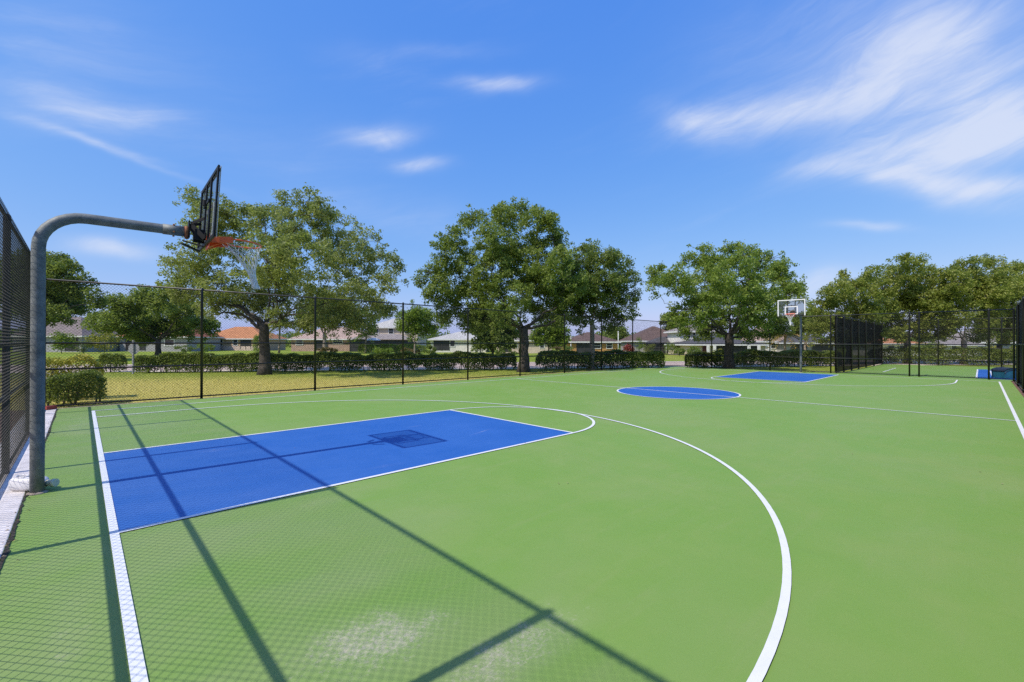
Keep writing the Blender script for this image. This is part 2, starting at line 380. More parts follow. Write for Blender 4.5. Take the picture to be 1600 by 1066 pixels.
def tree(label, base_uv, D, lobes, leaf, fork_v, trunk_r, name='oak_tree', group='oak trees along the street', bark='bark', per=150, leaf_size=(.15, .085), puff=.62, dens=1.0, grow=1.12, lean=0.0, limbs=None, cat='tree', deep=1.0):
    g = gnd(*base_uv); d0 = ray(base_uv[0], base_uv[1])
    base = CAM+d0*D; base[2] = -.05
    root = thing(name, label, cat, base, 0, group)
    sc = D/F
    fork = at(base_uv[0]+lean, fork_v, D)-base
    LB = []; RB = []
    for (u, v, r) in lobes:
        c = at(u, v, D)-base; rr = r*sc*grow
        LB.append(c); RB.append(rr)
    LB = np.array(LB); RB = np.array(RB)
    hd = FW*np.array([1, 1, 0]); hd /= np.linalg.norm(hd)
    width = max(np.ptp(LB@RT), 1e-3)
    # spread the leaf masses in depth so that the crown is as deep as it is broad
    cx = np.mean(LB@RT)
    for i in range(len(LB)):
        off = 1-min(1.0, abs(LB[i]@RT-cx)/(width/2+1e-6))**1.5
        dl = RNG.uniform(-1, 1)*width*.30*deep*(.25+off)
        LB[i] = at(lobes[i][0], lobes[i][1], D+dl)-base; RB[i] *= (D+dl)/D
    # puffs on and in the lobes
    P = []; R = []; own = []
    for i, (c, r) in enumerate(zip(LB, RB)):
        n = max(5, int(dens*8.5*(r/puff)**2))
        d = RNG.normal(size=(n, 3)); d /= np.linalg.norm(d, axis=1)[:, None]; d[:, 2] *= .9
        far = RNG.uniform(size=n) < .26                     # loose sprays that break the outline
        q = c+d*(r*np.where(far, RNG.uniform(1.0, 1.42, n), RNG.uniform(.25, 1.02, n)**.6))[:, None]
        P.append(q); R.append(np.where(far, .52, 1.0)*puff*RNG.uniform(.55, 1.2, n)*min(1, .55+.45*r/(puff*1.6))); own += [i]*n
    P = np.concatenate(P); R = np.concatenate(R)
    ok = P[:, 2] > 1.0
    P = P[ok]; R = R[ok]; own = np.array(own)[ok]
    c, rnd = puffs_to_leaves(P, R, per)
    v, f, rr = leaf_quads(c, rnd, *leaf_size)
    np_mesh('crown', v, f, leaf, root, rr)
    # trunk and limbs
    m = MB()
    tp = curve_pts((0, 0, -.1), fork, 7, 0, .012)
    m.tube(tp, [trunk_r*(1.45 if k == 0 else 1.12 if k == 1 else 1-.03*k) for k in range(7)], 12)
    # limbs fork from one another: each mass of leaves hangs on the nearest one closer to the fork
    dist = np.linalg.norm(LB-fork, axis=1); order = list(np.argsort(dist)); endr = {}
    for i in order:
        best, bc = None, dist[i]*.92
        for q in order:
            if dist[q] >= dist[i]: break
            cst = np.linalg.norm(LB[i]-LB[q])+.42*dist[q]
            if cst < bc: best, bc = q, cst
        start = fork+np.array([0, 0, -.25*RNG.uniform(0, 1)]) if best is None else LB[best]
        r0 = trunk_r*RNG.uniform(.22, .36) if best is None else endr[best]*RNG.uniform(.75, .95)
        pts = curve_pts(start, LB[i], 7, RNG.uniform(-.02, .12), .03)
        endr[i] = max(.012, r0*.52)
        m.tube(pts, np.linspace(r0, endr[i], 7), 7)
        mem = np.where(own == i)[0]
        for j in mem[:12]:
            m.tube(curve_pts(LB[i] if RNG.uniform() < .6 else pts[5], P[j], 4, .05, .03), np.linspace(endr[i]*.6, .006, 4), 5, cap=False)
    for (u, v, r) in (limbs or []):
        e = at(u, v, D)-base
        m.tube(curve_pts(fork+np.array([0, 0, -.3]), e, 8, .12, .03), np.linspace(trunk_r*.34, trunk_r*.08, 8), 8)
    m.build('trunk', bark, root, smooth=True)
    return root
def shrub(label, u, v, D, w, h, leaf, name='shrub', n=900, size=(.14, .09), group=None, shape='ball', cat='shrub', stem=True):
    d0 = ray(u, v); base = CAM+d0*D; base[2] = -.03
    root = thing(name, label, cat, base, 0, group)
    k = max(6, int(n/60))
    d = RNG.normal(size=(k, 3)); d /= np.linalg.norm(d, axis=1)[:, None]
    r = RNG.uniform(.3, 1, k)**.5
    P = d*r[:, None]
    if shape == 'cone':
        z = RNG.uniform(0, 1, k); a = RNG.uniform(0, 2*PI, k); q = (1-z)**.8*np.sqrt(RNG.uniform(.1, 1, k))
        P = np.stack([q*np.cos(a)*w/2, q*np.sin(a)*w/2, h*(.08+.86*z)], 1)
    else:
        P = np.stack([P[:, 0]*w*.42, P[:, 1]*w*.42, h*.55+P[:, 2]*h*.40], 1)
    R = np.full(k, min(w, h)*.22)*RNG.uniform(.7, 1.3, k)
    c, rnd = puffs_to_leaves(P, R, n/k); c[:, 2] = np.maximum(c[:, 2], .03)
    vv, f, rr = leaf_quads(c, rnd, *size)
    np_mesh('foliage', vv, f, leaf, root, rr)
    m = MB()
    m.tube(curve_pts((0, 0, 0), (0, 0, h*.75), 4, 0, .04), [.04, .035, .028, .012], 6)
    m.build('stem', 'bark', root)
    return root
def hedge(label, a, b, width, z0, z1, leaf='hedge', n_per_m=900, size=(.085, .055), group=None, bulge=.12, name='hedge', stems=5.0, top='goldtop'):
    a = np.array([a[0], a[1], 0.0]); b = np.array([b[0], b[1], 0.0]); L = np.linalg.norm(b-a); d = (b-a)/L; nrm = np.array([-d[1], d[0], 0])
    mid = (a+b)/2
    root = thing(name, label, 'hedge', (mid[0], mid[1], 0), 0, group)
    n = int(L*n_per_m)
    s = RNG.uniform(0, L, n)
    # clumps: individual plants grown together, each a bit taller, thinner or fuller
    kp = max(2, int(L/.75)); ph = RNG.uniform(0, 6.28, 8)
    hv = .07*np.sin(s*1.7+ph[0])+.05*np.sin(s*4.1+ph[1])+.03*np.sin(s*9+ph[2])
    wv = .10*np.sin(s*2.3+ph[3])+.08*np.sin(s*5.3+ph[4])
    lo = .03+z0*.85*np.clip(.55*np.sin(s*2*PI/1.05+ph[5])+.6*np.sin(s*2*PI/2.6+ph[6]), 0, 1)
    endr = 1-np.abs(2*s/L-1)**max(2.0, 2.2*L/width)          # rounded ends
    hgt = (z1+hv)*(.62+.38*endr)
    face = RNG.uniform(size=n)
    w = width/2*(1+wv)*(.45+.55*endr)
    z = lo+(hgt-lo)*RNG.uniform(0, 1, n)**.9
    y = RNG.choice([-1, 1], n)*w*np.sqrt(RNG.uniform(.35, 1.12, n))
    topm = face < .30
    z[topm] = hgt[topm]*RNG.uniform(.93, 1.03, topm.sum()); y[topm] = (RNG.uniform(-1, 1, topm.sum()))*w[topm]
    thin = (z < z0*1.2) & (RNG.uniform(size=n) < .12)
    s = s[~thin]; z = z[~thin]; y = y[~thin]
    c = a+d*s[:, None]+nrm*y[:, None]; c[:, 2] = z; c = c-np.array([mid[0], mid[1], 0])
    c += RNG.normal(size=c.shape)*.025
    rnd = .6*RNG.uniform(0, 1, len(c))+.4*(.5+.5*np.sin(s*3.1+ph[7])*np.cos(z*5+s*.8))
    v, f, rr = leaf_quads(c, rnd, size[0], size[1])
    np_mesh('foliage', v, f, leaf, root, rr)
    m = MB()
    for k in range(int(L*stems)):
        q = a+d*RNG.uniform(.1, L-.1)+nrm*RNG.uniform(-.2, .2)*width-np.array([mid[0], mid[1], 0])
        e = q+np.array([RNG.normal()*.12, RNG.normal()*.12, z1*RNG.uniform(.6, .85)])
        m.tube(curve_pts(q+np.array([0, 0, -.03]), e, 4, 0, .04), [.022, .018, .013, .007], 5)
    m.build('stem', 'bark', root)
    return root

# ------------------------------------------------------------------ the setting: ground, road, courts
def sheet(name, pts, z, mat):
    m = MB(); m.quad(*[(p[0], p[1], z) for p in pts]); return struct(m.build(name, mat))
sheet('ground', [(-600, -500), (800, -500), (800, 900), (-600, 900)], -.06, 'lawn')
def sl(t, o): return HL0+HD*t+HN*o
sheet('dry_lawn', [(-12, 6.9), (28.7, 6.9), tuple(sl(29.5, 1.0)), tuple(sl(-22, 1.0)), (-16, 30)], -.045, 'dry')
sheet('dry_lawn', [(28.72, 6.9), (28.72, -1.4), (46.5, -1.4), (46.5, 0), tuple(sl(29.6, 1.0))], -.045, 'dry')
sheet('road', [sl(-90, 2.6), sl(120, 2.6), sl(120, 8.6), sl(-90, 8.6)], -.040, 'road')
sheet('sidewalk', [sl(-90, 1.0), sl(120, 1.0), sl(120, 2.4), sl(-90, 2.4)], -.036, 'walk')
sheet('sidewalk', [sl(-90, 9.0), sl(120, 9.0), sl(120, 10.3), sl(-90, 10.3)], -.036, 'walk')
sheet('mulch_bed', [(-9, -14), (-1.12, -14), (-1.12, 9.0), (-9, 9.0)], -.042, 'mulch')
# slab of the basketball court
FX0, FX1, FY0, FY1 = -.85, 28.5, -7.72, 8.45          # fence lines
m = MB(); m.box(((-.61+28.62)/2, (-7.62+8.30)/2, -.05), (28.62+.61, 8.30+7.62, .10)); struct(m.build('basketball_court', 'court'))
m = MB(); m.box((-.865, .3, -.052), (.49, 16.6, .11)); struct(m.build('concrete_strip', 'concrete', bevel=.008))
m = MB(); m.quad((-.61, 8.302, -.03), (28.5, 8.302, -.03), (28.5, 8.75, -.03), (-1.2, 8.75, -.03), (-1.2, 8.62, -.03)); struct(m.build('leaf_strip', 'litter'))
m = MB(); m.quad((-.61, -7.76, -.03), (28.5, -7.76, -.03), (28.5, -7.622, -.03), (-.61, -7.622, -.03)); struct(m.build('brick_edge', 'mulch'))
# crumbling soil joint between the concrete strip and the court paint
m = MB(); ys = np.arange(-7.5, 8.2, .045); e0 = -.609-np.abs(RNG.normal(size=len(ys)))*.007; e1 = -.604+np.abs(RNG.normal(size=len(ys)))*.009+.006*np.sin(ys*3.1)
for k in range(len(ys)-1): m.quad((e0[k], ys[k], .007), (e1[k], ys[k], .007), (e1[k+1], ys[k+1], .007), (e0[k+1], ys[k+1], .007))
struct(m.build('soil_joint', 'soil'))
LC, HWD, KL, KW, LW = 27.117, 7.272, 6.017, 1.83, .052
def ribbon(mb, pts, w, z):
    pts = [np.array(p, float) for p in pts]; n = len(pts); L = []
    for k in range(n):
        a = pts[max(k-1, 0)]; b = pts[min(k+1, n-1)]; d = (b-a)/np.linalg.norm(b-a); nn = np.array([-d[1], d[0]])
        L.append((pts[k]+nn*w/2, pts[k]-nn*w/2))
    i = len(mb.v)
    for p, q in L: mb.v += [(p[0], p[1], z), (q[0], q[1], z)]
    for k in range(n-1): mb.f.append((i+2*k+1, i+2*k+3, i+2*k+2, i+2*k))
def arc(cx, cy, r, a0, a1, n=48): return [(cx+r*math.cos(a0+(a1-a0)*k/n), cy+r*math.sin(a0+(a1-a0)*k/n)) for k in range(n+1)]
# blue paint
m = MB()
m.quad((0.03, -KW, .004), (KL, -KW, .004), (KL, KW, .004), (.03, KW, .004)); struct(m.build('blue_key', 'blue'))
m = MB(); m.quad((LC-KL, -KW, .004), (LC-.03, -KW, .004), (LC-.03, KW, .004), (LC-KL, KW, .004)); struct(m.build('blue_key', 'blue'))
m = MB(); m.quad(*[(x, y, .004) for x, y in arc(LC/2, 0, 1.83, 0, 2*PI, 72)[:-1]]); struct(m.build('blue_circle', 'blue'))
# lines (one sheet; crossing strokes are trimmed to butt against each other)
m = MB(); Z = .008; h = LW/2
ribbon(m, [(0, HWD+h), (0, -HWD-h)], .058, Z); ribbon(m, [(LC, HWD+h), (LC, -HWD-h)], .058, Z)
ribbon(m, [(.029, HWD), (LC-.029, HWD)], LW, Z); ribbon(m, [(.029, -HWD), (LC-.029, -HWD)], .058, Z)
struct(m.build('court_boundary_line', 'line'))
m = MB(); Z = .0085
ribbon(m, [(LC/2, HWD-h), (LC/2, -HWD+.029)], LW, Z); struct(m.build('halfway_line', 'line'))
m = MB(); Z = .0095; ribbon(m, arc(LC/2, 0, 1.83, 0, 2*PI, 96), LW, Z); struct(m.build('centre_circle_line', 'line'))
for sgn, x0 in ((1, 0.0), (-1, LC)):
    q = lambda x, y: (x0+sgn*x, y)
    m = MB(); Z = .0085
    ribbon(m, [q(.029, KW), q(KL, KW)], LW, Z); ribbon(m, [q(.029, -KW), q(KL, -KW)], LW, Z); ribbon(m, [q(KL, KW-h), q(KL, -KW+h)], LW, Z)
    struct(m.build('key_line', 'line'))
    m = MB(); Z = .0095
    ribbon(m, [q(x, y) for x, y in arc(KL, 0, KW, -PI/2, PI/2, 64)], LW, Z); struct(m.build('free_throw_arc', 'line'))
    m = MB(); Z = .0105
    ribbon(m, [q(.029, 6.04)]+[q(1.75+6.04*math.cos(a), 6.04*math.sin(a)) for a in np.linspace(PI/2, -PI/2, 97)]+[q(.029, -6.04)], LW, Z)
    struct(m.build('three_point_line', 'line'))
# the court behind the end fence
m = MB(); m.quad((28.64, -15, -.012), (44.3, -15, -.012), (44.3, -1.5, -.012), (28.64, -1.5, -.012)); struct(m.build('rear_court', 'court'))
m = MB(); m.quad((29.3, -12.7, -.008), (39.7, -12.7, -.008), (39.7, -6.62, -.008), (29.3, -6.62, -.008)); struct(m.build('rear_court_blue', 'blue'))
m = MB()
ribbon(m, [(29.3, -6.6), (39.7, -6.6)], .06, -.003); ribbon(m, [(32.3, -7.12), (38.3, -7.12)], .05, -.003); ribbon(m, [(31.9, -2.98), (37.8, -2.94)], .06, -.003)
struct(m.build('rear_court_line', 'line'))

# ------------------------------------------------------------------ chain link fences
def chain(a, b, z0, z1, org, parent, mat='wire', wire=.0042, pitch=.0715):
    a = np.array([a[0], a[1]]); b = np.array([b[0], b[1]]); L = np.linalg.norm(b-a); d = (b-a)/L; nn = np.array([-d[1], d[0]]); H = z1-z0
    S0 = []; S1 = []; off = []
    for sg in (1, -1):
        for k in np.arange(-H-pitch, L+H+pitch, pitch):
            # s = k + sg * z
            zs = [0, H]
            if sg == 1: lo, hi = max(0, -k), min(H, L-k)
            else: lo, hi = max(0, k-L), min(H, k)
            if hi-lo < .01: continue
            n = max(1, int(math.ceil((hi-lo)/.34))); t = np.linspace(lo, hi, n+1)
            for u0, u1 in zip(t[:-1], t[1:]): S0.append((k+sg*u0, u0)); S1.append((k+sg*u1, u1)); off.append(sg*.0018)
    S0 = np.array(S0); S1 = np.array(S1); off = np.array(off)[:, None]
    def w(Sx): return np.concatenate([a+d*Sx[:, :1]+nn*off-np.array(org[:2]), Sx[:, 1:]+z0-org[2]], 1)
    A, B = w(S0), w(S1); n = len(A)
    ax = (B-A)/np.linalg.norm(B-A, axis=1)[:, None]; n3 = np.array([nn[0], nn[1], 0])
    sd = np.cross(ax, n3); r = wire/2
    offs = [n3*r*1.0+0*sd, -n3*r*.5+sd*r*.87, -n3*r*.5-sd*r*.87]
    v = np.stack([A+o for o in offs]+[B+o for o in offs], 1).reshape(-1, 3)
    i = np.arange(n)[:, None]*6
    f = np.concatenate([i+np.array([0, 1, 4, 3]), i+np.array([1, 2, 5, 4]), i+np.array([2, 0, 3, 5])], 0)
    return np_mesh('chain_link_mesh', v, f, mat, parent)
def fence(label, a, b, posts, rails, H=3.06, mesh=True, pr=.034, rr=.021, screen=None, cap=True, group='chain link fences round the courts', mesh_z=None):
    a = np.array(a, float); b = np.array(b, float); L = np.linalg.norm(b-a); d = (b-a)/L
    org = np.array([a[0], a[1], 0.0])
    root = thing('chain_link_fence', label, 'fence', org, 0, group)
    for t in posts:
        p = d*t; m = MB()
        m.tube([(p[0], p[1], -.1), (p[0], p[1], H-.03), (p[0], p[1], H+.03), (p[0], p[1], H+.05)], [pr, pr, pr, pr*.5], 12)
        m.build('post', 'black', root, smooth=True)
    nn = np.array([-d[1], d[0]])
    for z in rails:
        m = MB(); r = rr*(1.0 if z > .2 else .9)
        m.tube([(0, 0, z), (d[0]*L, d[1]*L, z)], r, 8)
        for t in posts: m.tube([(d[0]*(t-.03), d[1]*(t-.03), z), (d[0]*(t+.03), d[1]*(t+.03), z)], r*1.5, 8)
        m.build('rail', 'black', root, smooth=True)
    if mesh: chain(a+nn*.045, b+nn*.045, .05 if mesh_z is None else mesh_z, H-.01, org, root)
    if screen:
        z0, z1, mt, o = screen; m = MB()
        k = int(L/.8); pts = []
        for i in range(k+1):
            t = L*i/k; w = nn*(o+.012*math.sin(i*1.9)); pts.append((d[0]*t+w[0], d[1]*t+w[1]))
        for (p, q) in zip(pts[:-1], pts[1:]):
            m.quad((p[0], p[1], z0), (q[0], q[1], z0), (q[0], q[1], z1), (p[0], p[1], z1))
        m.build('windscreen', mt, root)
    return root
RAILS = (.06, .93, 1.55, 3.05)
fence('black chain link fence behind the near hoop, seen edge on at the left', (FX0, FY1), (FX0, -11.0), [0.0, 1.0, 4.0, 7.15, 10.2, 13.3, 16.4], RAILS)
px = [-.85+.85, 3.1, 6.22, 9.48, 12.6, 15.75, 19.05, 22.4, 25.75, 29.35]
fence('long black chain link fence between the court and the dry lawn', (FX0, FY1), (FX1, FY1), px[1:], RAILS)
yp = [0.0]
def y_at(u, X=FX1):
    d = ray(u, 560); return CAM[1]+d[1]*(X-CAM[0])/d[0]
ep = [FY1-y_at(u) for u in (1112, 1203, 1298, 1421, 1436, 1545)]
fence('black chain link fence behind the far hoop, with a gate post pair', (FX1, FY1), (FX1, FY0), ep, (.06, .80, 1.53, 3.05))
fence('black chain link fence across the rear end of the second court', (44.6, -1.5), (44.6, -16.0), [3.1, 6.2, 9.3, 12.4], (.06, 1.25, 2.6, 3.3), H=3.3, pr=.04)
fence('fence covered with see-through black windscreen running away beside the second court', (FX1+.02, -1.45), (44.6, -1.45), [.15, 2.0, 4.2, 6.4, 9.0, 12.2, 16.0], (.06, 1.5, 3.05), mesh=False, screen=(.06, 2.98, 'screen', .05), pr=.045)
fence('fence wrapped in solid black windscreen at the right edge', (FX1, FY0), (-.85, FY0), [0.0, 3.2, 6.4, 9.6, 12.8, 16.0, 19.2, 22.4, 25.6, 29.3], (.08, 1.55, 3.05), mesh=False, screen=(.03, 3.14, 'screen_dense', .06))

# ------------------------------------------------------------------ hoops
def hoop(label, base, rz, dz, arm_len, yaw, tilt, lean):
    root = thing('basketball_hoop', label, 'basketball hoop', (base[0], base[1], 0), rz, 'basketball hoops')
    # local frame: +x into the court, board 1.485 in front of the post
    za = 2.93+dz; r = .056; BX = 1.485+arm_len; Rb = .36
    pts = [(0, 0, -.15), (0, 0, .6), (0, 0, 1.4), (0, 0, za-Rb-.25), (0, 0, za-Rb)]
    for k in range(1, 9):
        a = PI/2*k/8; pts.append((Rb-Rb*math.cos(a), 0, za-Rb+Rb*math.sin(a)))
    pts += [(Rb+.35, 0, za), (BX-.47, 0, za), (BX-.235, 0, za)]
    m = MB(); m.tube(pts, r, 20); m.build('pole', 'zinc', root, smooth=True)
    m = MB(); m.tube([(BX-.46, 0, za), (BX-.25, 0, za)], r+.006, 20); m.build('arm_sleeve', 'zinc', root, smooth=True)
    m = MB(); m.tube([(BX-.25, 0, za), (BX-.215, 0, za)], r+.014, 20)
    m.tube([(BX-.23, 0, za-.07), (BX-.23, 0, za-.085)], .018, 8); m.build('arm_flange', 'rust', root, smooth=True)
    m = MB(); m.tube([(0, 0, -.02), (0, 0, .006), (0, 0, .018)], [r+.030, r+.026, r+.008], 18); m.build('footing', 'mortar', root)
    for a in (.5, 2.1, 3.6, 5.2):
        m = MB(); m.tube([(BX-.355, r*1.12*math.cos(a), za+r*1.12*math.sin(a)), (BX-.355, (r+.022)*math.cos(a), za+(r+.022)*math.sin(a))], .011, 6); m.build('bolt', 'rust', root)
    # backboard
    W, H = 1.259, .839; zc = 3.208+dz
    bd = bpy.data.objects.new('backboard', None)
    T = Matrix.Translation((BX, -.02, zc)) @ Matrix.Rotation(yaw, 4, 'Z') @ Matrix.Rotation(tilt, 4, 'Y')
    m = MB(); m.box((0, 0, 0), (.010, W-.02, H-.02)); bo = m.build('backboard', 'acrylic', root); bo.matrix_local = T
    t = .045
    m = MB()
    for s in (-1, 1): m.box((-.016, s*(W/2-t/2), 0), (.020, t, H))
    for s in (-1, 1): m.box((-.016, 0, s*(H/2-t/2)), (.020, W-2*t-.002, t))
    m.build('frame', 'steel_black', bo, bevel=.004)
    for s in (-1, 1):
        m = MB(); m.box((-.017, s*.17, 0), (.020, .045, H-2*t-.002)); m.build('strut', 'steel_black', bo, bevel=.003)
    m = MB(); w = .045
    m.box((.008, 0, H/2-w/2-.004), (.004, W-.01, w))
    for s in (-1, 1): m.box((.008, s*(W/2-w/2-.005), -w/2-.002), (.004, w, H-w-.012))
    m.build('border_line', 'line', bo)
    m = MB(); tw, th, tb = .59, .42, -H/2+.075
    m.box((.008, 0, tb+th-w/2), (.004, tw, w)); m.box((.008, 0, tb+w/2), (.004, tw, w))
    for s in (-1, 1): m.box((.008, s*(tw/2-w/2), tb+th/2), (.004, w, th-2*w-.001))
    m.build('target_line', 'line', bo)
    # black bracket between arm and board
    m = MB(); xb = BX-.055
    for s in (-1, 1):
        m.bar((BX-.19, s*.055, za+.10), (xb-.01, s*.17, za+.16), .010, .035, (0, 0, 1))
        m.bar((BX-.19, s*.055, za+.09), (BX-.06, s*.15, zc-H/2+.06), .010, .055, (0, 0, 1))
    for s in (-1, 1): m.box((BX-.10, s*.10, zc-.31), (.11, .010, .13))
    m.box((BX-.205, 0, za+.03), (.014, .13, .20)); m.box((BX-.055, 0, zc-H/2+.09), (.016, .42, .06))
    m.bar((BX-.27, -.10, za-.13), (BX-.08, -.20, za-.19), .05, .016); m.bar((BX-.27, .10, za-.13), (BX-.08, .20, za-.19), .05, .016)
    m.build('bracket', 'steel_black', root, bevel=.002)
    m = MB(); m.box((-.036, 0, .10), (.014, .40, .035)); m.tube([(-.05, .0, .07), (-.05, 0, .14)], .026, 10); m.build('brace', 'steel_black', bo)
    # rim
    zr = 2.868+dz; rr = .228; xc = BX-.02+.15+rr
    m = MB(); ring = [(xc+rr*math.cos(a), rr*math.sin(a), zr-.012*math.cos(a)) for a in np.linspace(0, 2*PI, 49)]
    m.tube(ring, .0095, 10, cap=False)
    x1 = xc-rr*.55
    for z, dzv in ((zr+.004, 0), ):
        m.v += []; i = len(m.v)
        top = [(BX-.02, -.14, zr+.03), (BX-.02, .14, zr+.03), (x1, .185, zr+.008), (x1, -.185, zr+.008)]
        bot = [(p[0], p[1], p[2]-.014) for p in top]
        m.quad(*top); m.quad(*reversed(bot))
        for k in range(4):
            k2 = (k+1) % 4; m.quad(top[k], bot[k], bot[k2], top[k2])
    m.box((BX-.012, 0, zr-.03), (.012, .30, .17))
    for s in (-1, 1):
        m.bar((BX-.01, s*.145, zr-.02), (x1, s*.186, zr+.0), .012, .075)
        m.tube([(BX-.005, s*.10, zr-.10), (xc-rr*.75, s*rr*.62, zr-.012)], .009, 6)
    m.build('rim', 'rim', root, smooth=False)
    # net
    m = MB(); nst, rows = 12, 8
    def npt(i, k):
        t = k/rows; a = 2*PI*(i+.5*(k % 2))/nst
        q = rr*(1-.84*min(1, t*1.5)**.7); q *= 1+.04*math.sin(3*a+k)
        return (xc+lean[0]*t**.8+q*math.cos(a), lean[1]*t+q*math.sin(a)*(1-.25*t), zr-.02-.56*t)
    for k in range(rows):
        for i in range(nst):
            a = npt(i, k)
            for j in ((i, i+1) if k % 2 else (i-1, i)): m.tube([a, npt(j, k+1)], .0038 if k else .0032, 5, cap=False)
    m.build('net', 'net', root)
    return root
hoop('gooseneck hoop on a weathered galvanised post in the left foreground', (-.53, .055), -.058, 0.0, 0.0, .027, .054, (.17, -.01))
hoop('distant hoop with white-edged clear backboard above the far blue key', (27.85, -.02), PI, .20, .2, .0, .03, (.05, .05))

# ------------------------------------------------------------------ small things
# white plastic jug behind the post
g = gnd(55, 765)
j = thing('plastic_jug', 'white plastic jug lying behind the foot of the galvanised post', 'jug', (-.56, .215, 0.0), math.atan2(RT[1], RT[0])+.05)
m = MB(); prof = [(-.205, .03), (-.20, .058), (-.18, .070), (-.05, .072), (.06, .070), (.10, .058), (.135, .030)]
rings = []
for x, r in prof:
    i = len(m.v); rings.append(i)
    for k in range(20):
        a = 2*PI*k/20; c, s_ = math.cos(a), math.sin(a)
        m.v.append((x, r*np.sign(c)*abs(c)**.6, .074+r*np.sign(s_)*abs(s_)**.6))
for a, b in zip(rings[:-1], rings[1:]):
    for k in range(20): m.f.append((a+k, a+(k+1) % 20, b+(k+1) % 20, b+k))
m.f.append(tuple(rings[0]+k for k in reversed(range(20)))); m.f.append(tuple(rings[-1]+k for k in range(20)))
m.build('body', 'whitep', j, smooth=True)
m = MB(); m.tube([(-.155+.06*math.cos(a)+.04, .035*math.sin(a)-.005, .150+.004*math.sin(a)) for a in np.linspace(0, 2*PI, 21)], .008, 6, cap=False)
m.build('handle', 'whitep', j, smooth=True)
m = MB(); m.tube([(.13, 0, .074), (.16, 0, .074), (.19, 0, .076)], [.034, .034, .030], 16); m.tube([(.19, 0, .076), (.225, 0, .078)], [.042, .040], 16)
m.build('cap', 'yellowp', j, smooth=True)
m = MB(); c = gnd(77, 640)
m.box((0, 0, .045), (.20, .10, .07)); m.box((.0, 0, .084), (.16, .07, .008)); o = m.build('brick', 'brick_red', bevel=.006); o.location = (c[0]+.02, c[1]-.05, 0.0); o.rotation_euler = (0, 0, .6)
tag(o, 'small red brick on the concrete strip at the fence corner', 'brick')
# sign seen from behind
g = gnd(208, 583); Dg = depth_of(g)
sg = thing('road_sign', 'octagonal road sign seen from its grey back, beside the hedge', 'sign', (g[0], g[1], 0), math.atan2(RT[1], RT[0]))
m = MB(); m.box((0, 0, .80), (.07, .07, 1.74)); m.build('post', 'grey_metal', sg, bevel=.006)
m = MB(); oc = [(.30*math.cos(PI/8+k*PI/4), .30*math.sin(PI/8+k*PI/4)+1.24) for k in range(8)]
m.quad(*[(x, .038, z) for x, z in oc]); m.quad(*[(x, .046, z) for x, z in reversed(oc)])
for k in range(8): m.quad((oc[k][0], .038, oc[k][1]), (oc[k][0], .046, oc[k][1]), (oc[(k+1) % 8][0], .046, oc[(k+1) % 8][1]), (oc[(k+1) % 8][0], .038, oc[(k+1) % 8][1]))
m.build('sign_face', 'grey_metal', sg)
for z in (1.08, 1.40): MB().tube([(0, -.036, z), (0, -.048, z)], .014, 6).build('bolt', 'zinc', sg)
# grey utility box by the fence corner
p = at(79, 577, 13.0)
ub = thing('utility_box', 'grey utility box behind the yellow-green bush at the fence corner', 'utility box', (p[0], p[1], 0), math.atan2(RT[1], RT[0]))
m = MB(); m.box((0, 0, .35), (.30, .22, .86)); m.build('body', 'grey_metal', ub, bevel=.01)
m = MB(); m.box((0, 0, .80), (.36, .27, .035)); m.build('lid', 'grey_metal', ub, bevel=.01)
# teal bin behind the end fence at the right
p = at(1574, 591.5, 20.8)
tb = thing('storage_bin', 'teal plastic bin with a dark arched rim behind the far right fence', 'bin', (p[0], p[1], 0), math.atan2(RT[1], RT[0]))
m = MB(); prof = [(-.50, 0), (.50, 0), (.50, .30)]+[(.50*math.cos(a), .30+.18*math.sin(a)) for a in np.linspace(.12, PI-.12, 15)]+[(-.50, .30)]
n0 = len(prof); i = len(m.v)
for y in (-.36, .36): m.v += [(x, y, z) for x, z in prof]
m.f.append(tuple(range(i, i+n0))); m.f.append(tuple(reversed(range(i+n0, i+2*n0))))
for k in range(n0): m.f.append((i+k, i+n0+k, i+n0+(k+1) % n0, i+(k+1) % n0))
m.build('body', 'teal', tb, bevel=.01)
m = MB(); m.tube([(.50*math.cos(a), -.365, .22+.22*math.sin(a)) for a in np.linspace(.1, PI-.1, 20)], .022, 8); m.build('arched_rib', 'dark_plastic', tb, smooth=True)
m = MB(); i0 = [(.53*math.cos(a), .33+.19*math.sin(a)) for a in np.linspace(.1, PI-.1, 18)]; o0 = [(.54*math.cos(a), .355+.205*math.sin(a)) for a in np.linspace(.1, PI-.1, 18)]
for y0, y1 in ((-.38, .38),):
    for k in range(17):
        a_, b_, c_, d_ = i0[k], i0[k+1], o0[k+1], o0[k]
        m.quad((a_[0], y0, a_[1]), (d_[0], y0, d_[1]), (c_[0], y0, c_[1]), (b_[0], y0, b_[1])); m.quad((d_[0], y0, d_[1]), (d_[0], y1, d_[1]), (c_[0], y1, c_[1]), (c_[0], y0, c_[1]))
        m.quad((a_[0], y0, a_[1]), (b_[0], y0, b_[1]), (b_[0], y1, b_[1]), (a_[0], y1, a_[1]))
m.build('lid', 'dark_plastic', tb)
tb.scale = (.86, .8, .86)

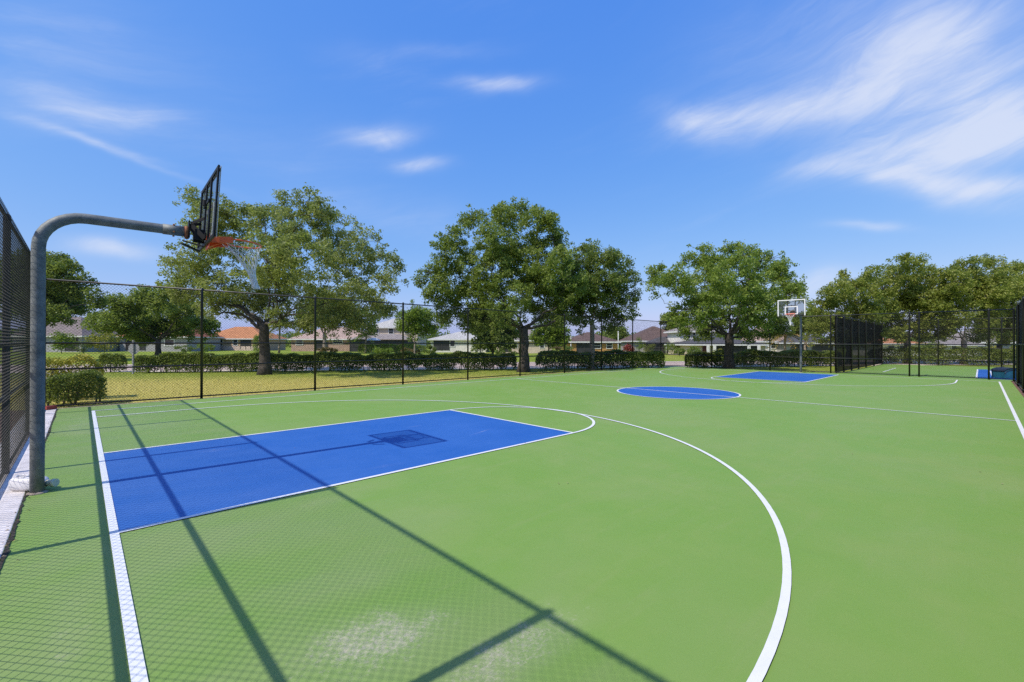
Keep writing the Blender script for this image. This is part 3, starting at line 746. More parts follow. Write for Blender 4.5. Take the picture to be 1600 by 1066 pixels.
# ------------------------------------------------------------------ hedges
def hl(u0, u1, v0, v1): return gnd(u0, v0)[:2], gnd(u1, v1)[:2]
HG = 'clipped hedges along the street'
def on_line(u, off=0.0):                      # where the sight line of a surveyed column meets the hedge line
    d = ray(u, 580)[:2]; A = np.array([d, -HD]).T
    s = np.linalg.solve(A, HL0+HN*off-CAM[:2]); return CAM[:2]+d*s[0]
hedge('short clipped hedge left of the octagonal sign', on_line(157, 1.0), on_line(196, 1.0), .55, .40, .90, group=HG, n_per_m=2200)
hedge('long clipped hedge between the sign and the big oak', on_line(211, .2), on_line(806, .2), .75, .34, .90, group=HG, n_per_m=3300)
hedge('clipped dark hedge right of the big oak, running to the fence corner', on_line(838, .1), on_line(1036, .2), .85, .32, .99, group=HG, n_per_m=3300, leaf='dark_leaf')
hedge('clipped hedge at the foot of the oak behind the far key, left piece', on_line(1072, .6), on_line(1144, .8), .8, .30, .95, group=HG, n_per_m=3300)
hedge('clipped hedge behind the far hoop, from yellow shrub to windscreen', on_line(1152, 1.0), on_line(1312, 1.0), .85, .30, .98, group=HG, n_per_m=3300)
hedge('hedge beyond the second court, seen through both end fences', (46.2, -.4), (52.5, -12.5), .9, .35, 1.15, group=HG, n_per_m=1900, size=(.10, .07))
# golden-topped bush at the near fence corner
hedge('dark green clipped bush at the fence corner, behind the post', (-.95, 9.55), (.25, 9.4), 1.0, .12, .78, leaf='hedge', name='bush', n_per_m=5200, size=(.055, .036), stems=8)
hedge('yellow-green clipped bush behind the dark bush at the fence corner', (-1.3, 11.1), (.25, 10.95), .8, .2, 1.08, leaf='goldhedge', name='bush', n_per_m=3600, size=(.06, .04), stems=6)

# ------------------------------------------------------------------ trees
tree('broad loose oak behind the near backboard, leafy in patches', (413, 582), 22.6,
     [(312, 316, 24), (330, 341, 26), (300, 354, 16), (415, 358, 34), (440, 326, 22), (478, 316, 22), (470, 350, 36), (520, 354, 30), (535, 387, 34), (570, 376, 20), (585, 405, 26), (618, 412, 14), (610, 440, 22), (540, 430, 40), (480, 405, 44), (415, 405, 40), (360, 387, 34),
      (310, 400, 36), (280, 425, 28), (300, 455, 30), (345, 440, 34), (395, 450, 38), (450, 460, 42), (505, 475, 38), (555, 470, 34), (595, 475, 22), (330, 475, 24), (530, 510, 22), (570, 505, 18), (480, 505, 22), (365, 354, 26), (275, 460, 18), (430, 425, 34), (380, 480, 26), (440, 500, 20), (400, 341, 18), (505, 333, 16), (350, 333, 20), (455, 375, 30), (335, 362, 22), (320, 379, 22), (500, 316, 12), (380, 324, 12)],
     'oak_loose', 505, .27, per=58, leaf_size=(.118, .066), puff=.34, dens=.50, grow=1.10, limbs=[(330, 492, 8), (490, 492, 8), (345, 470, 6)])
tree('dense broad oak left of centre whose trunk stands in the hedge gap', (818, 577), 25.0,
     [(812, 326, 17), (790, 345, 24), (838, 345, 24), (862, 370, 25), (738, 343, 20), (760, 375, 28), (715, 372, 18), (695, 395, 24), (672, 425, 17), (682, 455, 24), (718, 430, 38), (768, 425, 44), (822, 415, 46), (866, 415, 36), (884, 450, 36), (842, 460, 44), (785, 470, 40), (738, 472, 36), (702, 485, 22), (850, 495, 18), (755, 500, 24), (800, 385, 36), (780, 330, 14), (860, 350, 14), (655, 440, 8), (690, 370, 9), (730, 500, 18), (875, 500, 14)],
     'oak', 512, .30, per=76, leaf_size=(.125, .072), puff=.38, dens=.60, grow=1.07, limbs=[(870, 480, 8), (760, 480, 8)])
tree('dark smaller oak close behind the dense oak, pale trunk', (925, 573), 27.8,
     [(930, 388, 13), (912, 405, 24), (950, 408, 22), (970, 425, 22), (986, 445, 13), (938, 440, 38), (902, 448, 32), (965, 458, 28), (982, 480, 16), (930, 482, 32), (893, 482, 24), (955, 500, 18), (990, 492, 8), (905, 505, 14), (890, 415, 18), (880, 445, 22), (905, 388, 9), (885, 470, 22)],
     'dark_leaf', 500, .16, bark='bark_pale', per=76, leaf_size=(.125, .072), puff=.38, dens=.60, grow=1.07)
tree('bright green oak behind the far key with one long arm reaching left', (1139, 572), 28.5,
     [(1095, 398, 17), (1115, 418, 27), (1156, 395, 18), (1188, 410, 22), (1216, 412, 17), (1150, 438, 38), (1100, 448, 36), (1058, 438, 25), (1030, 435, 18), (1002, 438, 9), (1020, 455, 9), (1205, 448, 32), (1238, 458, 17), (1190, 480, 34), (1140, 478, 40), (1092, 482, 30), (1058, 492, 18), (1075, 512, 15), (1112, 510, 18), (1170, 510, 20), (1212, 502, 20), (1255, 470, 8), (1195, 522, 12), (1095, 525, 10), (1165, 525, 12), (1225, 515, 12), (1130, 390, 12), (1075, 405, 9), (1030, 418, 7), (1245, 450, 9)],
     'oak_bright', 520, .30, per=76, leaf_size=(.135, .076), puff=.40, dens=.62, grow=1.08, limbs=[(1040, 480, 8), (1100, 515, 6)])
tree('olive oak behind the far windscreen, first of the right-hand cluster', (1326, 566), 35.0,
     [(1325, 440, 13), (1305, 458, 20), (1340, 458, 24), (1288, 478, 16), (1320, 485, 26), (1355, 490, 22), (1300, 505, 18), (1335, 515, 18), (1275, 500, 14), (1270, 525, 12), (1350, 520, 16), (1310, 525, 14), (1370, 512, 14), (1290, 532, 10), (1335, 532, 12), (1320, 425, 8), (1360, 430, 14)],
     'oak_olive', 525, .2, per=76, leaf_size=(.155, .088), puff=.46, dens=.70, grow=1.07)
tree('tall olive oak above the gate posts, middle of the right-hand cluster', (1418, 566), 36.0,
     [(1430, 413, 16), (1400, 428, 20), (1380, 450, 22), (1440, 438, 24), (1410, 460, 30), (1450, 462, 26), (1375, 480, 22), (1425, 490, 28), (1390, 505, 20), (1460, 490, 22), (1355, 500, 12), (1405, 522, 12), (1445, 515, 14), (1380, 520, 12), (1470, 510, 12), (1370, 528, 10), (1400, 530, 10), (1440, 528, 12), (1465, 525, 10), (1415, 405, 9)],
     'oak_olive', 522, .24, per=76, leaf_size=(.155, .088), puff=.46, dens=.70, grow=1.07)
tree('olive oak with pinkish forked trunk behind the second court', (1506, 566), 35.0,
     [(1512, 420, 16), (1490, 440, 22), (1535, 440, 22), (1510, 462, 28), (1545, 465, 24), (1475, 472, 22), (1500, 492, 22), (1545, 495, 22), (1470, 500, 16), (1485, 512, 12), (1540, 515, 14), (1460, 480, 14), (1475, 526, 10), (1525, 524, 10), (1545, 528, 9), (1475, 425, 12)],
     'oak_olive', 528, .2, bark='bark_pale', per=76, leaf_size=(.155, .088), puff=.46, dens=.70, grow=1.07, limbs=[(1512, 495, 5), (1495, 510, 5)])
tree('olive oak nearest the right edge, dark slim trunk', (1561, 566), 37.0,
     [(1552, 418, 14), (1578, 432, 20), (1560, 450, 26), (1600, 450, 26), (1580, 475, 28), (1615, 480, 30), (1560, 498, 20), (1600, 505, 22), (1640, 460, 26), (1535, 480, 14), (1580, 515, 16), (1540, 505, 12), (1575, 528, 10), (1545, 405, 8), (1590, 418, 10)],
     'oak_olive', 520, .18, per=76, leaf_size=(.155, .088), puff=.46, dens=.70, grow=1.07)
tree('round bushy tree in front of the red tiled house', (247, 553), 52.0,
     [(160, 492, 13), (190, 475, 15), (225, 465, 17), (260, 472, 20), (292, 488, 20), (315, 505, 16), (240, 495, 28), (200, 500, 22), (168, 508, 12), (278, 512, 20), (225, 516, 18), (327, 520, 10), (140, 500, 9)],
     'oak', 530, .30, name='tree', group='trees beyond the street', per=150, leaf_size=(.26, .16), puff=1.0)
tree('dark tree at the left edge behind the galvanised post', (58, 562), 38.0,
     [(78, 405, 15), (98, 432, 22), (122, 448, 18), (145, 460, 11), (82, 465, 28), (112, 474, 18), (85, 492, 18), (55, 435, 30), (55, 480, 30), (45, 415, 22), (20, 450, 30), (150, 475, 7)],
     'dark_leaf', 520, .3, name='tree', group='trees beyond the street', per=165, leaf_size=(.2, .12), puff=.8)
tree('light green slender tree in front of the beige two-storey house', (648, 555), 47.0,
     [(650, 488, 12), (632, 498, 12), (666, 498, 14), (686, 505, 10), (650, 506, 18), (625, 512, 8), (672, 518, 10)],
     'lime', 528, .09, name='tree', bark='bark_pale', group='trees beyond the street', per=110, leaf_size=(.2, .12), puff=.75)
tree('dark broad-leaved tree right of the white house', (770, 553), 52.0,
     [(762, 492, 16), (782, 495, 16), (770, 512, 20), (794, 518, 14), (752, 522, 14), (772, 532, 18), (790, 537, 12), (755, 540, 10), (740, 505, 9)],
     'dark_leaf', 538, .15, name='tree', group='trees beyond the street', per=160, leaf_size=(.26, .15), puff=.8)
tree('small lime green tree right of the big oak trunk', (857, 553), 50.0,
     [(857, 512, 11), (843, 522, 11), (872, 518, 12), (860, 530, 13), (880, 530, 8), (838, 535, 7)],
     'lime', 538, .09, name='tree', group='trees beyond the street', per=120, leaf_size=(.22, .13), puff=.7)
tree('spreading tree with pale bare branches in front of the brick house', (507, 548), 66.0,
     [(490, 488, 18), (530, 488, 20), (560, 500, 14), (470, 500, 12), (510, 472, 20), (590, 488, 14), (548, 478, 14), (580, 512, 10)],
     'oak', 522, .3, name='tree', bark='bark_pale', group='trees beyond the street', per=140, leaf_size=(.3, .18), puff=1.1, dens=.8)
tree('pale green tree at the right end of the brown hipped roof', (1052, 549), 76.0,
     [(1048, 500, 9), (1058, 508, 11), (1042, 510, 9), (1064, 518, 9), (1052, 520, 9)],
     'oak_loose', 532, .15, name='tree', group='trees beyond the street', per=130, leaf_size=(.36, .22), puff=1.0)
tree('green tree left of the brown hipped roof', (962, 549), 82.0,
     [(955, 520, 9), (968, 522, 9), (978, 530, 8), (960, 532, 8), (945, 528, 8)],
     'oak', 540, .15, name='tree', group='trees beyond the street', per=130, leaf_size=(.36, .22), puff=1.0)
tree('leaning pale-trunked tree right of the far hoop post', (1256, 553), 45.0,
     [(1262, 498, 14), (1275, 510, 12), (1250, 510, 11), (1290, 505, 12), (1270, 490, 10), (1242, 500, 8)],
     'oak', 522, .12, name='tree', bark='bark_pale', group='trees beyond the street', per=150, leaf_size=(.22, .13), puff=.8, lean=5)

# palms
def palm(label, u, vbase, D, vcrown, leaf, frond=1.6, n=26, name='palm_tree'):
    d0 = ray(u, vbase); base = CAM+d0*D; base[2] = -.03
    root = thing(name, label, 'palm', base, 0, 'palms beyond the street')
    top = at(u+1, vcrown, D)-base
    m = MB(); pt = curve_pts((0, 0, -.05), top, 6, 0, .01); m.tube(pt, [.17, .15, .13, .12, .12, .13], 9); m.build('trunk', 'bark_pale', root, smooth=True)
    V = []; Fc = []; rn = []
    for k in range(n):
        az = 2*PI*k/n*2.618; el = RNG.uniform(-.55, 1.1); L = frond*RNG.uniform(.8, 1.1); c0 = np.array(top)
        dirh = np.array([math.cos(az), math.sin(az), 0]); sd = np.array([-dirh[1], dirh[0], 0])
        for s in range(9):
            t0 = (s+1)/9
            p = c0+dirh*L*t0*math.cos(el)+np.array([0, 0, L*(math.sin(el)*t0-.45*t0*t0)])
            for sg_ in (-1, 1):
                q = p+sd*sg_*L*.28*(1-.5*t0)+dirh*L*.14+np.array([0, 0, -.10*L]); w = dirh*.045*frond
                i = len(V); V += [p-w, p+w, q+w*.3, q-w*.3]; Fc.append([i, i+1, i+2, i+3]); rn.append(RNG.uniform())
    np_mesh('fronds', np.array(V), np.array(Fc), leaf, root, rn)
    return root
palm('green palm right of the loose oak trunk', 436, 549, 66, 508, 'palm', 2.4)
palm('lime green fan palm left of the beige two-storey house', 571, 549, 66, 523, 'lime', 1.9)
palm('orange-tinged palm left of the far hoop post', 1226, 553, 46, 522, 'palm_dry', 1.7, 30)

# shrubs beyond the street
SG = 'garden shrubs beyond the street'
def shr(label, u, v0, v1, wpx, leaf, D, **k):
    s = D/F; shrub(label, u, v0, D, wpx*s, (v0-v1)*s, leaf, group=SG, **k)
shr('crimson red shrub above the dark hedge', 982, 552, 532, 20, 'redleaf', 50, size=(.3, .07), n=900)
shr('yellow shrub on top of the hedge gap behind the far key', 1152, 565, 546, 20, 'yellow', 33.5, n=1500)
shr('yellow-green shrub behind the bright oak trunk', 1120, 553, 538, 22, 'yellow', 47)
shr('rounded green shrub left of the dark red door', 1085, 553, 536, 30, 'oak', 50, n=1300)
shr('small green bush beside the brown house screen', 1062, 553, 540, 18, 'oak', 56)
shr('green shrubs growing against the brown house screen', 1050, 551, 531, 26, 'oak', 62, n=1200)
shr('yellowish spiky shrub left of the brown house screen', 1015, 551, 534, 20, 'palm', 62)
shr('upright green shrub left of the brown house screen', 1000, 550, 523, 16, 'oak', 66)
shr('rusty brown shrub in front of the brick house', 512, 551, 540, 38, 'rustleaf', 60, n=1400, size=(.2, .13))
shr('rusty green shrub under the light green slender tree', 640, 555, 541, 42, 'rustleaf', 49, n=1400)
shr('bright green shrub in front of the beige two-storey house', 597, 554, 538, 34, 'lime', 52, n=1400)
shr('conical clipped cypress at the end of the orange roofed house', 402, 549, 522, 18, 'oak_bright', 74, shape='cone', n=1200, size=(.2, .12), name='cypress')
shr('round bush by the left corner of the orange roofed house', 330, 548, 537, 14, 'oak', 78)
shr('light green shrub below the grey roof at the left', 96, 550, 514, 30, 'lime', 62, n=1500, size=(.22, .14))
shr('golden shrub between the grey roof and the red tiled roof', 163, 551, 515, 46, 'yellow', 66, n=1700, size=(.24, .15))
shr('dark bush in front of the grey roofed house', 130, 550, 530, 30, 'dark_leaf', 64, n=1300)
shr('dark low bush right of the round bushy tree', 290, 549, 536, 34, 'dark_leaf', 68, n=1300)
shr('low lime shrub under the red tiled house', 318, 549, 528, 20, 'lime', 66)
shr('dark shrub left of the white house', 672, 555, 538, 24, 'dark_leaf', 54, n=1200)
shr('low dark shrub under the broad-leaved tree', 790, 556, 543, 50, 'dark_leaf', 50, n=1600)
shr('mixed rusty shrub right of the small lime tree', 868, 553, 536, 24, 'rustleaf', 55)
shr('green shrub behind the dark hedge, left end', 886, 552, 533, 24, 'oak', 56)
shr('pale yellow shrub behind the second court, right', 1590, 562, 540, 44, 'yellow', 44, n=1600)
shr('yellow-green shrub behind the second court, left of the pale one', 1552, 562, 541, 30, 'yellow', 45, n=1200)
shr('olive shrub between the two white houses', 1462, 561, 536, 34, 'palm', 50, n=1400)
shr('green shrub right of the gate posts', 1444, 561, 535, 22, 'oak', 50, n=1200)
hedge('low clipped green hedge in front of the two-storey house', gnd(560, 552)[:2], gnd(665, 552)[:2], 1.2, .1, 1.25, leaf='oak', n_per_m=500, size=(.2, .13), group=HG, stems=1)

# ------------------------------------------------------------------ houses
HMAT = {}
def hm(key, col, var=.1, sc=1.2): 
    if key not in HMAT: HMAT[key] = mk(key, col, var, sc, .85)
    return HMAT[key]
def roofm(key, col):
    if key in HMAT: return HMAT[key]
    m, n, b = base_mat(key); co = obj_co(n)
    w = n.add('ShaderNodeTexWave', wave_type='BANDS', bands_direction='Z'); n.link(co, w.inputs[0]); w.inputs['Scale'].default_value = 2.2; w.inputs['Distortion'].default_value = .6
    f = n.ramp(n.noise(co, 2.2, 5, .7), .3, .7)
    c = n.mix(f, tuple(x*.72 for x in col[:3])+(1,), tuple(min(1, x*1.22) for x in col[:3])+(1,)); c = n.mix(n.math('MULTIPLY', w.outputs[1], .25), c, tuple(x*.6 for x in col[:3])+(1,))
    n.link(c, b.inputs['Base Color']); b.inputs['Roughness'].default_value = .85; b.inputs['Specular IOR Level'].default_value = .2
    HMAT[key] = m; return m
def hip(m, x0, x1, y0, y1, z, rise, ov=.45, th=.16):
    x0 -= ov; x1 += ov; y0 -= ov; y1 += ov
    w, d = x1-x0, y1-y0
    if w >= d: r0, r1 = ((x0+d/2, (y0+y1)/2), (x1-d/2, (y0+y1)/2))
    else: r0, r1 = (((x0+x1)/2, y0+w/2), ((x0+x1)/2, y1-w/2))
    A, B, Cc, Dd = (x0, y0, z), (x1, y0, z), (x1, y1, z), (x0, y1, z)
    P, Q = (r0[0], r0[1], z+rise), (r1[0], r1[1], z+rise)
    if w >= d:
        m.quad(A, B, Q, P); m.quad(Cc, Dd, P, Q); m.quad(B, Cc, Q); m.quad(Dd, A, P)
    else:
        m.quad(A, B, P); m.quad(B, Cc, Q, P); m.quad(Cc, Dd, Q); m.quad(Dd, A, P, Q)
def fascia(m, x0, x1, y0, y1, z, ov=.45, h=.20):
    for (c, d) in ((((x0+x1)/2, y0-ov, z-h/2), (x1-x0+2*ov, .05, h)), (((x0+x1)/2, y1+ov, z-h/2), (x1-x0+2*ov, .05, h)), ((x0-ov, (y0+y1)/2, z-h/2), (.05, y1-y0+2*ov-.06, h)), ((x1+ov, (y0+y1)/2, z-h/2), (.05, y1-y0+2*ov-.06, h))):
        m.box(c, d)
    m.quad((x0-ov+.03, y0-ov+.03, z-h+.02), (x0-ov+.03, y1+ov-.03, z-h+.02), (x1+ov-.03, y1+ov-.03, z-h+.02), (x1+ov-.03, y0-ov+.03, z-h+.02))
HOUSES = 'houses beyond the street'
def house(label, u0, u1, vb, ve, vr, wall, roof, wins=(), dark=(), doors=(), depth=9.0, lower=None, cols=(), extra=None, band=None, rz=0.0, D=None):
    """u0,u1: wall ends, vb base, ve eave, vr ridge as surveyed; wins/dark: (u, v_top, v_bottom, half width)"""
    D = D or CAM[2]*F/(vb-CV); s = D/F
    uc = (u0+u1)/2; base = CAM+ray(uc, vb)*D; base[2] = -.05
    root = thing('house', label, 'house', base, math.atan2(RT[1], RT[0])+rz, HOUSES)
    w = (u1-u0)*s; he = (vb-ve)*s; rise = (ve-vr)*s
    X = lambda u: (u-uc)*s
    Zz = lambda v: (vb-v)*s+.05
    depth = min(depth, max(4.0, w*.95))
    m = MB(); m.box((0, depth/2, he/2-.05), (w, depth, he+.10)); m.build('wall', wall, root)
    if band:
        m = MB(); m.box((0, -.02, band[1]/2), (w+.04, .06, band[1])); m.build('wall_base', band[0], root)
    m = MB(); hip(m, -w/2, w/2, 0, depth, he+.06, rise); m.build('roof', roof, root)
    m = MB(); fascia(m, -w/2, w/2, 0, depth, he+.055); m.build('fascia', 'white_trim', root)
    for (u, v0, v1, hw) in wins:
        x = X(u); a = hw*s; z0, z1 = Zz(v1), Zz(v0)
        m = MB(); m.box((x, -.03, (z0+z1)/2), (2*a, .03, z1-z0)); wo = m.build('window', 'glass', root)
        m = MB(); t = max(.09, .16*a)
        m.box((x, -.05, z1+t/2), (2*a+2*t, .07, t)); m.box((x, -.05, z0-t/2), (2*a+2*t, .07, t)); m.box((x-a-t/2, -.05, (z0+z1)/2), (t, .07, z1-z0)); m.box((x+a+t/2, -.05, (z0+z1)/2), (t, .07, z1-z0))
        m.box((x, -.052, (z0+z1)/2), (2*a, .03, .06)); m.build('frame', 'white_trim', wo)
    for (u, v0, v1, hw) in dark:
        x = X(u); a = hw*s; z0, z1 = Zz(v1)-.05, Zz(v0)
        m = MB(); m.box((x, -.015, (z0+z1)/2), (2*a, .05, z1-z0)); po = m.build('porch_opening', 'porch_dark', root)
        m = MB(); k = max(2, int(2*a/1.1))
        for i in range(k+1): m.box((x-a+2*a*i/k, -.06, (z0+z1)/2), (.07, .05, z1-z0))
        m.box((x, -.062, z0+.9), (2*a, .05, .06)); m.box((x, -.062, z1-.05), (2*a, .05, .08)); m.build('porch_frame', 'porch_bar', po)
    for (u, v0, v1, hw, mt) in doors:
        x = X(u); a = hw*s; z0, z1 = Zz(v1)-.05, Zz(v0)
        m = MB(); m.box((x, -.03, (z0+z1)/2), (2*a, .06, z1-z0)); do = m.build('door', mt, root)
        m = MB(); m.tube([(x+a*.7, -.06, z0+1.0), (x+a*.7, -.12, z0+1.0)], .04, 8); m.build('handle', 'grey_metal', do)
    for u in cols:
        m = MB(); m.box((X(u), -1.75, he/2-.1), (.26, .26, he)); m.build('column', 'white_trim', root)
    if lower:     # (u0,u1,ve,vr,out,roof) a lower roof standing out in front, on dark screens
        a0, a1, e, r, out, rm = lower; x0, x1 = X(a0), X(a1); zh = Zz(e)
        m = MB(); hip(m, x0, x1, -out, -.5, zh, (e-r)*s, .3); m.build('porch_roof', rm, root)
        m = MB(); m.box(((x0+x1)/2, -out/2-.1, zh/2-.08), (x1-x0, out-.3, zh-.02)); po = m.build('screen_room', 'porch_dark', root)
        m = MB(); k = max(3, int((x1-x0)/1.5))
        for i in range(k+1): m.box((x0+(x1-x0)*i/k, -out+.03, zh/2-.08), (.07, .07, zh-.04))
        m.box(((x0+x1)/2, -out+.02, .9), (x1-x0, .06, .06)); m.build('screen_frame', 'porch_bar', po)
    if extra: extra(root, X, Zz, s)
    return root
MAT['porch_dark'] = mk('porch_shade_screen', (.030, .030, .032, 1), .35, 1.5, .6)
MAT['porch_bar'] = mk('bronze_bar', (.06, .055, .05, 1), .2, 3, .5)
MAT['redoor'] = mk('dark_red_door', (.10, .018, .015, 1), .2, 3, .5)
tan = hm('tan_stucco', (.46, .33, .22, 1)); beige = hm('beige_stucco', (.60, .50, .39, 1)); white = hm('white_stucco', (.74, .70, .64, 1)); brickpink = hm('pinkish_brick', (.40, .27, .21, 1), .25, 3)
stone = hm('pale_pink_stone', (.62, .47, .40, 1), .2, 3); orangew = hm('orange_stucco', (.50, .27, .09, 1)); greyw = hm('grey_stucco', (.34, .33, .33, 1)); bluew = hm('blue_grey_wall', (.33, .36, .42, 1))
rterr = roofm('terracotta_tile', (.50, .22, .10, 1)); rred = roofm('red_tile', (.36, .13, .08, 1)); rgrey = roofm('grey_brown_tile', (.22, .18, .165, 1)); rpink = roofm('pinkish_tile', (.46, .33, .27, 1)); rbrown = roofm('brown_shingle', (.155, .105, .088, 1)); rlight = roofm('pale_grey_tile', (.52, .50, .46, 1)); rdgrey = roofm('dark_grey_panel', (.10, .095, .095, 1)); rfade = roofm('faded_grey_shingle', (.30, .26, .24, 1))
house('grey-roofed house at the left edge behind the dark tree', 20, 128, 549, 524, 492, greyw, rgrey, dark=((112, 527, 547, 10),), D=72)
house('red-tiled house with a dark garage opening behind the bushy tree', 187, 292, 549, 526, 500, greyw, rred, dark=((212, 528, 547, 15),), wins=((265, 531, 540, 7),), D=78)
house('house with an orange tiled hip roof left of the loose oak trunk', 310, 410, 546, 527.5, 508, tan, rterr, wins=((325, 530, 534, 5), (345, 529.5, 538, 3.2), (368, 529.5, 538, 3.2)), dark=((384, 529, 544, 8),), band=(stone, .85), D=88)
house('low pinkish brick house right of the loose oak trunk', 455, 575, 548, 529, 509, brickpink, rpink, wins=((468, 530, 538, 5), (528, 530, 536, 7)), dark=((503, 530, 546, 9),), doors=((553, 531, 547, 4, 'white_trim'),), D=82)
house('beige two-storey house with a grey porch roof', 575, 652, 548, 511, 494, beige, rlight, wins=((588, 514, 520, 3.5), (611, 513, 521, 3.5), (636, 514, 521, 3.5)), lower=(560, 646, 530, 522, 4.5, rfade), D=84)
house('white house with a black screened porch', 673, 760, 549, 529, 516, white, rlight, wins=((707, 531, 540, 3.5), (742, 531, 538, 5)), dark=((690, 530.5, 546, 12),), D=76)
house('beige house with a faded brown roof behind the big oak trunk', 776, 862, 550, 530, 508, beige, rfade, wins=((805, 534, 542, 3.2), (847, 536, 542, 3)), dark=((789, 531, 548, 9),), D=70)
house('orange house with dark porch behind the dark hedge', 886, 965, 551, 532.5, 517, orangew, rbrown, wins=((933, 535, 543, 5), (952, 535, 543, 4)), dark=((913, 534, 550, 12),), D=68)
house('house with a tall brown hipped roof and dark screen room', 990, 1078, 550, 531, 507, greyw, rbrown, lower=(1008, 1082, 534, 525, 4.0, rdgrey), D=72, depth=12)
def porch9(root, X, Z, s): pass
house('white two-storey house behind the bright oak', 1062, 1120, 552, 516, 504, white, rfade, wins=((1076, 518, 527, 2.2), (1084, 518, 527, 2.2)), D=64)
house('pale house with a dark red door and white porch columns', 1082, 1196, 552, 534, 522, beige, rdgrey, doors=((1102, 536, 552, 4.5, 'redoor'),), dark=((1125, 536, 551, 9), (1165, 536, 551, 22)), cols=(1097, 1107, 1159, 1174, 1190), D=57)
house('white house with a red tiled roof behind the orange palm', 1186, 1228, 552, 530, 500, white, rpink, wins=((1207, 533, 541, 4),), D=60)
house('grey-roofed house with dark porch right of the far hoop post', 1228, 1306, 552, 532, 516, greyw, rdgrey, dark=((1248, 534, 551, 12), (1285, 534, 551, 16)), D=58)
house('pale house with an orange roof behind the gate posts', 1372, 1442, 554, 535, 526, white, rterr, wins=((1392, 538, 546, 5), (1408, 538, 546, 3)), D=58)
house('white house with a faded grey roof beside the forked oak', 1478, 1528, 554, 536, 526, white, rfade, wins=((1490, 539, 545, 3.5),), D=58)
house('blue-grey house with a grey roof near the right edge', 1520, 1580, 554, 533, 510, bluew, rfade, wins=((1545, 537, 546, 4),), D=60)

# slim white posts and a patio umbrella
def wpost(label, u, vb, vt, D, r=.06):
    d0 = ray(u, vb); b = CAM+d0*D; b[2] = -.05; h = (vb-vt)*D/F
    root = thing('white_post', label, 'post', b, 0, 'slim white posts beyond the hedge')
    m = MB(); m.tube([(0, 0, 0), (0, 0, h)], r, 8); m.build('shaft', 'white_trim', root, smooth=True)
    m = MB(); m.tube([(0, 0, h), (0, 0, h+.05), (0, 0, h+.12)], [r*1.7, r*1.7, r*.5], 8); m.build('cap', 'white_trim', root, smooth=True)
wpost('tallest slim white post, by the orange house', 966, 552, 516, 60)
wpost('white post at the left end of the orange house', 892, 552, 524, 62)
wpost('short thin white post by the brown house screen', 1041, 551, 536, 64, .045)
d0 = ray(583, 552); b = CAM+d0*74; b[2] = -.05
um = thing('patio_umbrella', 'white patio umbrella in front of the grey porch roof', 'umbrella', b)
m = MB(); m.tube([(0, 0, 0), (0, 0, 2.3)], .04, 8); m.build('pole', 'white_trim', um)
m = MB(); k = 10; tip = len(m.v); m.v.append((0, 0, 2.42))
for rr_, z in ((.5, 2.36), (.95, 2.18), (1.25, 1.98)):
    for i in range(k): m.v.append((rr_*math.cos(2*PI*i/k), rr_*math.sin(2*PI*i/k), z))
for i in range(k):
    m.f.append((tip, tip+1+i, tip+1+(i+1) % k))
    for q in range(2): m.f.append((tip+1+q*k+i, tip+1+(q+1)*k+i, tip+1+(q+1)*k+(i+1) % k, tip+1+q*k+(i+1) % k))
m.build('canopy', 'white_trim', um)

# ------------------------------------------------------------------ far wood, grass, litter
P = []
for u in np.arange(-260, 1900, 5.0):
    D = RNG.uniform(125, 160); hpx = 17+6*math.sin(u*.013)+4*math.sin(u*.041+1)
    for k in range(4):
        P.append(at(u+RNG.uniform(-4, 4), 545-RNG.uniform(0, 1)*hpx-4, D+RNG.uniform(-6, 6)))
P = np.array(P); R = np.full(len(P), 1.7)*RNG.uniform(.7, 1.3, len(P))
c, rn = puffs_to_leaves(P, R, 46)
v, f, rr = leaf_quads(c, rn, .75, .5)
tag(np_mesh('far_woods', v, f, 'dark_leaf', None, rr), 'low line of distant trees behind the houses', 'woods', kind='stuff')
n = 60000
x = RNG.uniform(-3, 29, n); y = RNG.uniform(8.62, 27, n)
off = (np.stack([x, y], 1)-HL0)@HN
k = (off < .6) & (y > 8.62+.12*RNG.uniform(0, 1, n)); x = x[k]; y = y[k]; off = off[k]; n = len(x)
hgt = RNG.uniform(.02, .055, n)*(1+.5*(off > -1.5)); az = RNG.uniform(0, 2*PI, n); w = RNG.uniform(.005, .010, n)
b0 = np.stack([x, y, np.full(n, -.045)], 1); sd = np.stack([np.cos(az), np.sin(az), 0*az], 1)
tp = b0+np.stack([RNG.normal(size=n)*.025, RNG.normal(size=n)*.025, hgt], 1)
V = np.stack([b0-sd*w[:, None], b0+sd*w[:, None], tp], 1).reshape(-1, 3)
col = np.clip(RNG.uniform(.45, 1, n)-np.clip((off+4.4+RNG.normal(size=n)*1.2)/3.4, 0, 1)*.8, 0, 1)
tag(np_mesh('grass', V, np.arange(3*n).reshape(n, 3), 'blades', None, col), 'short dry grass between the fence and the hedge', 'grass', kind='stuff')
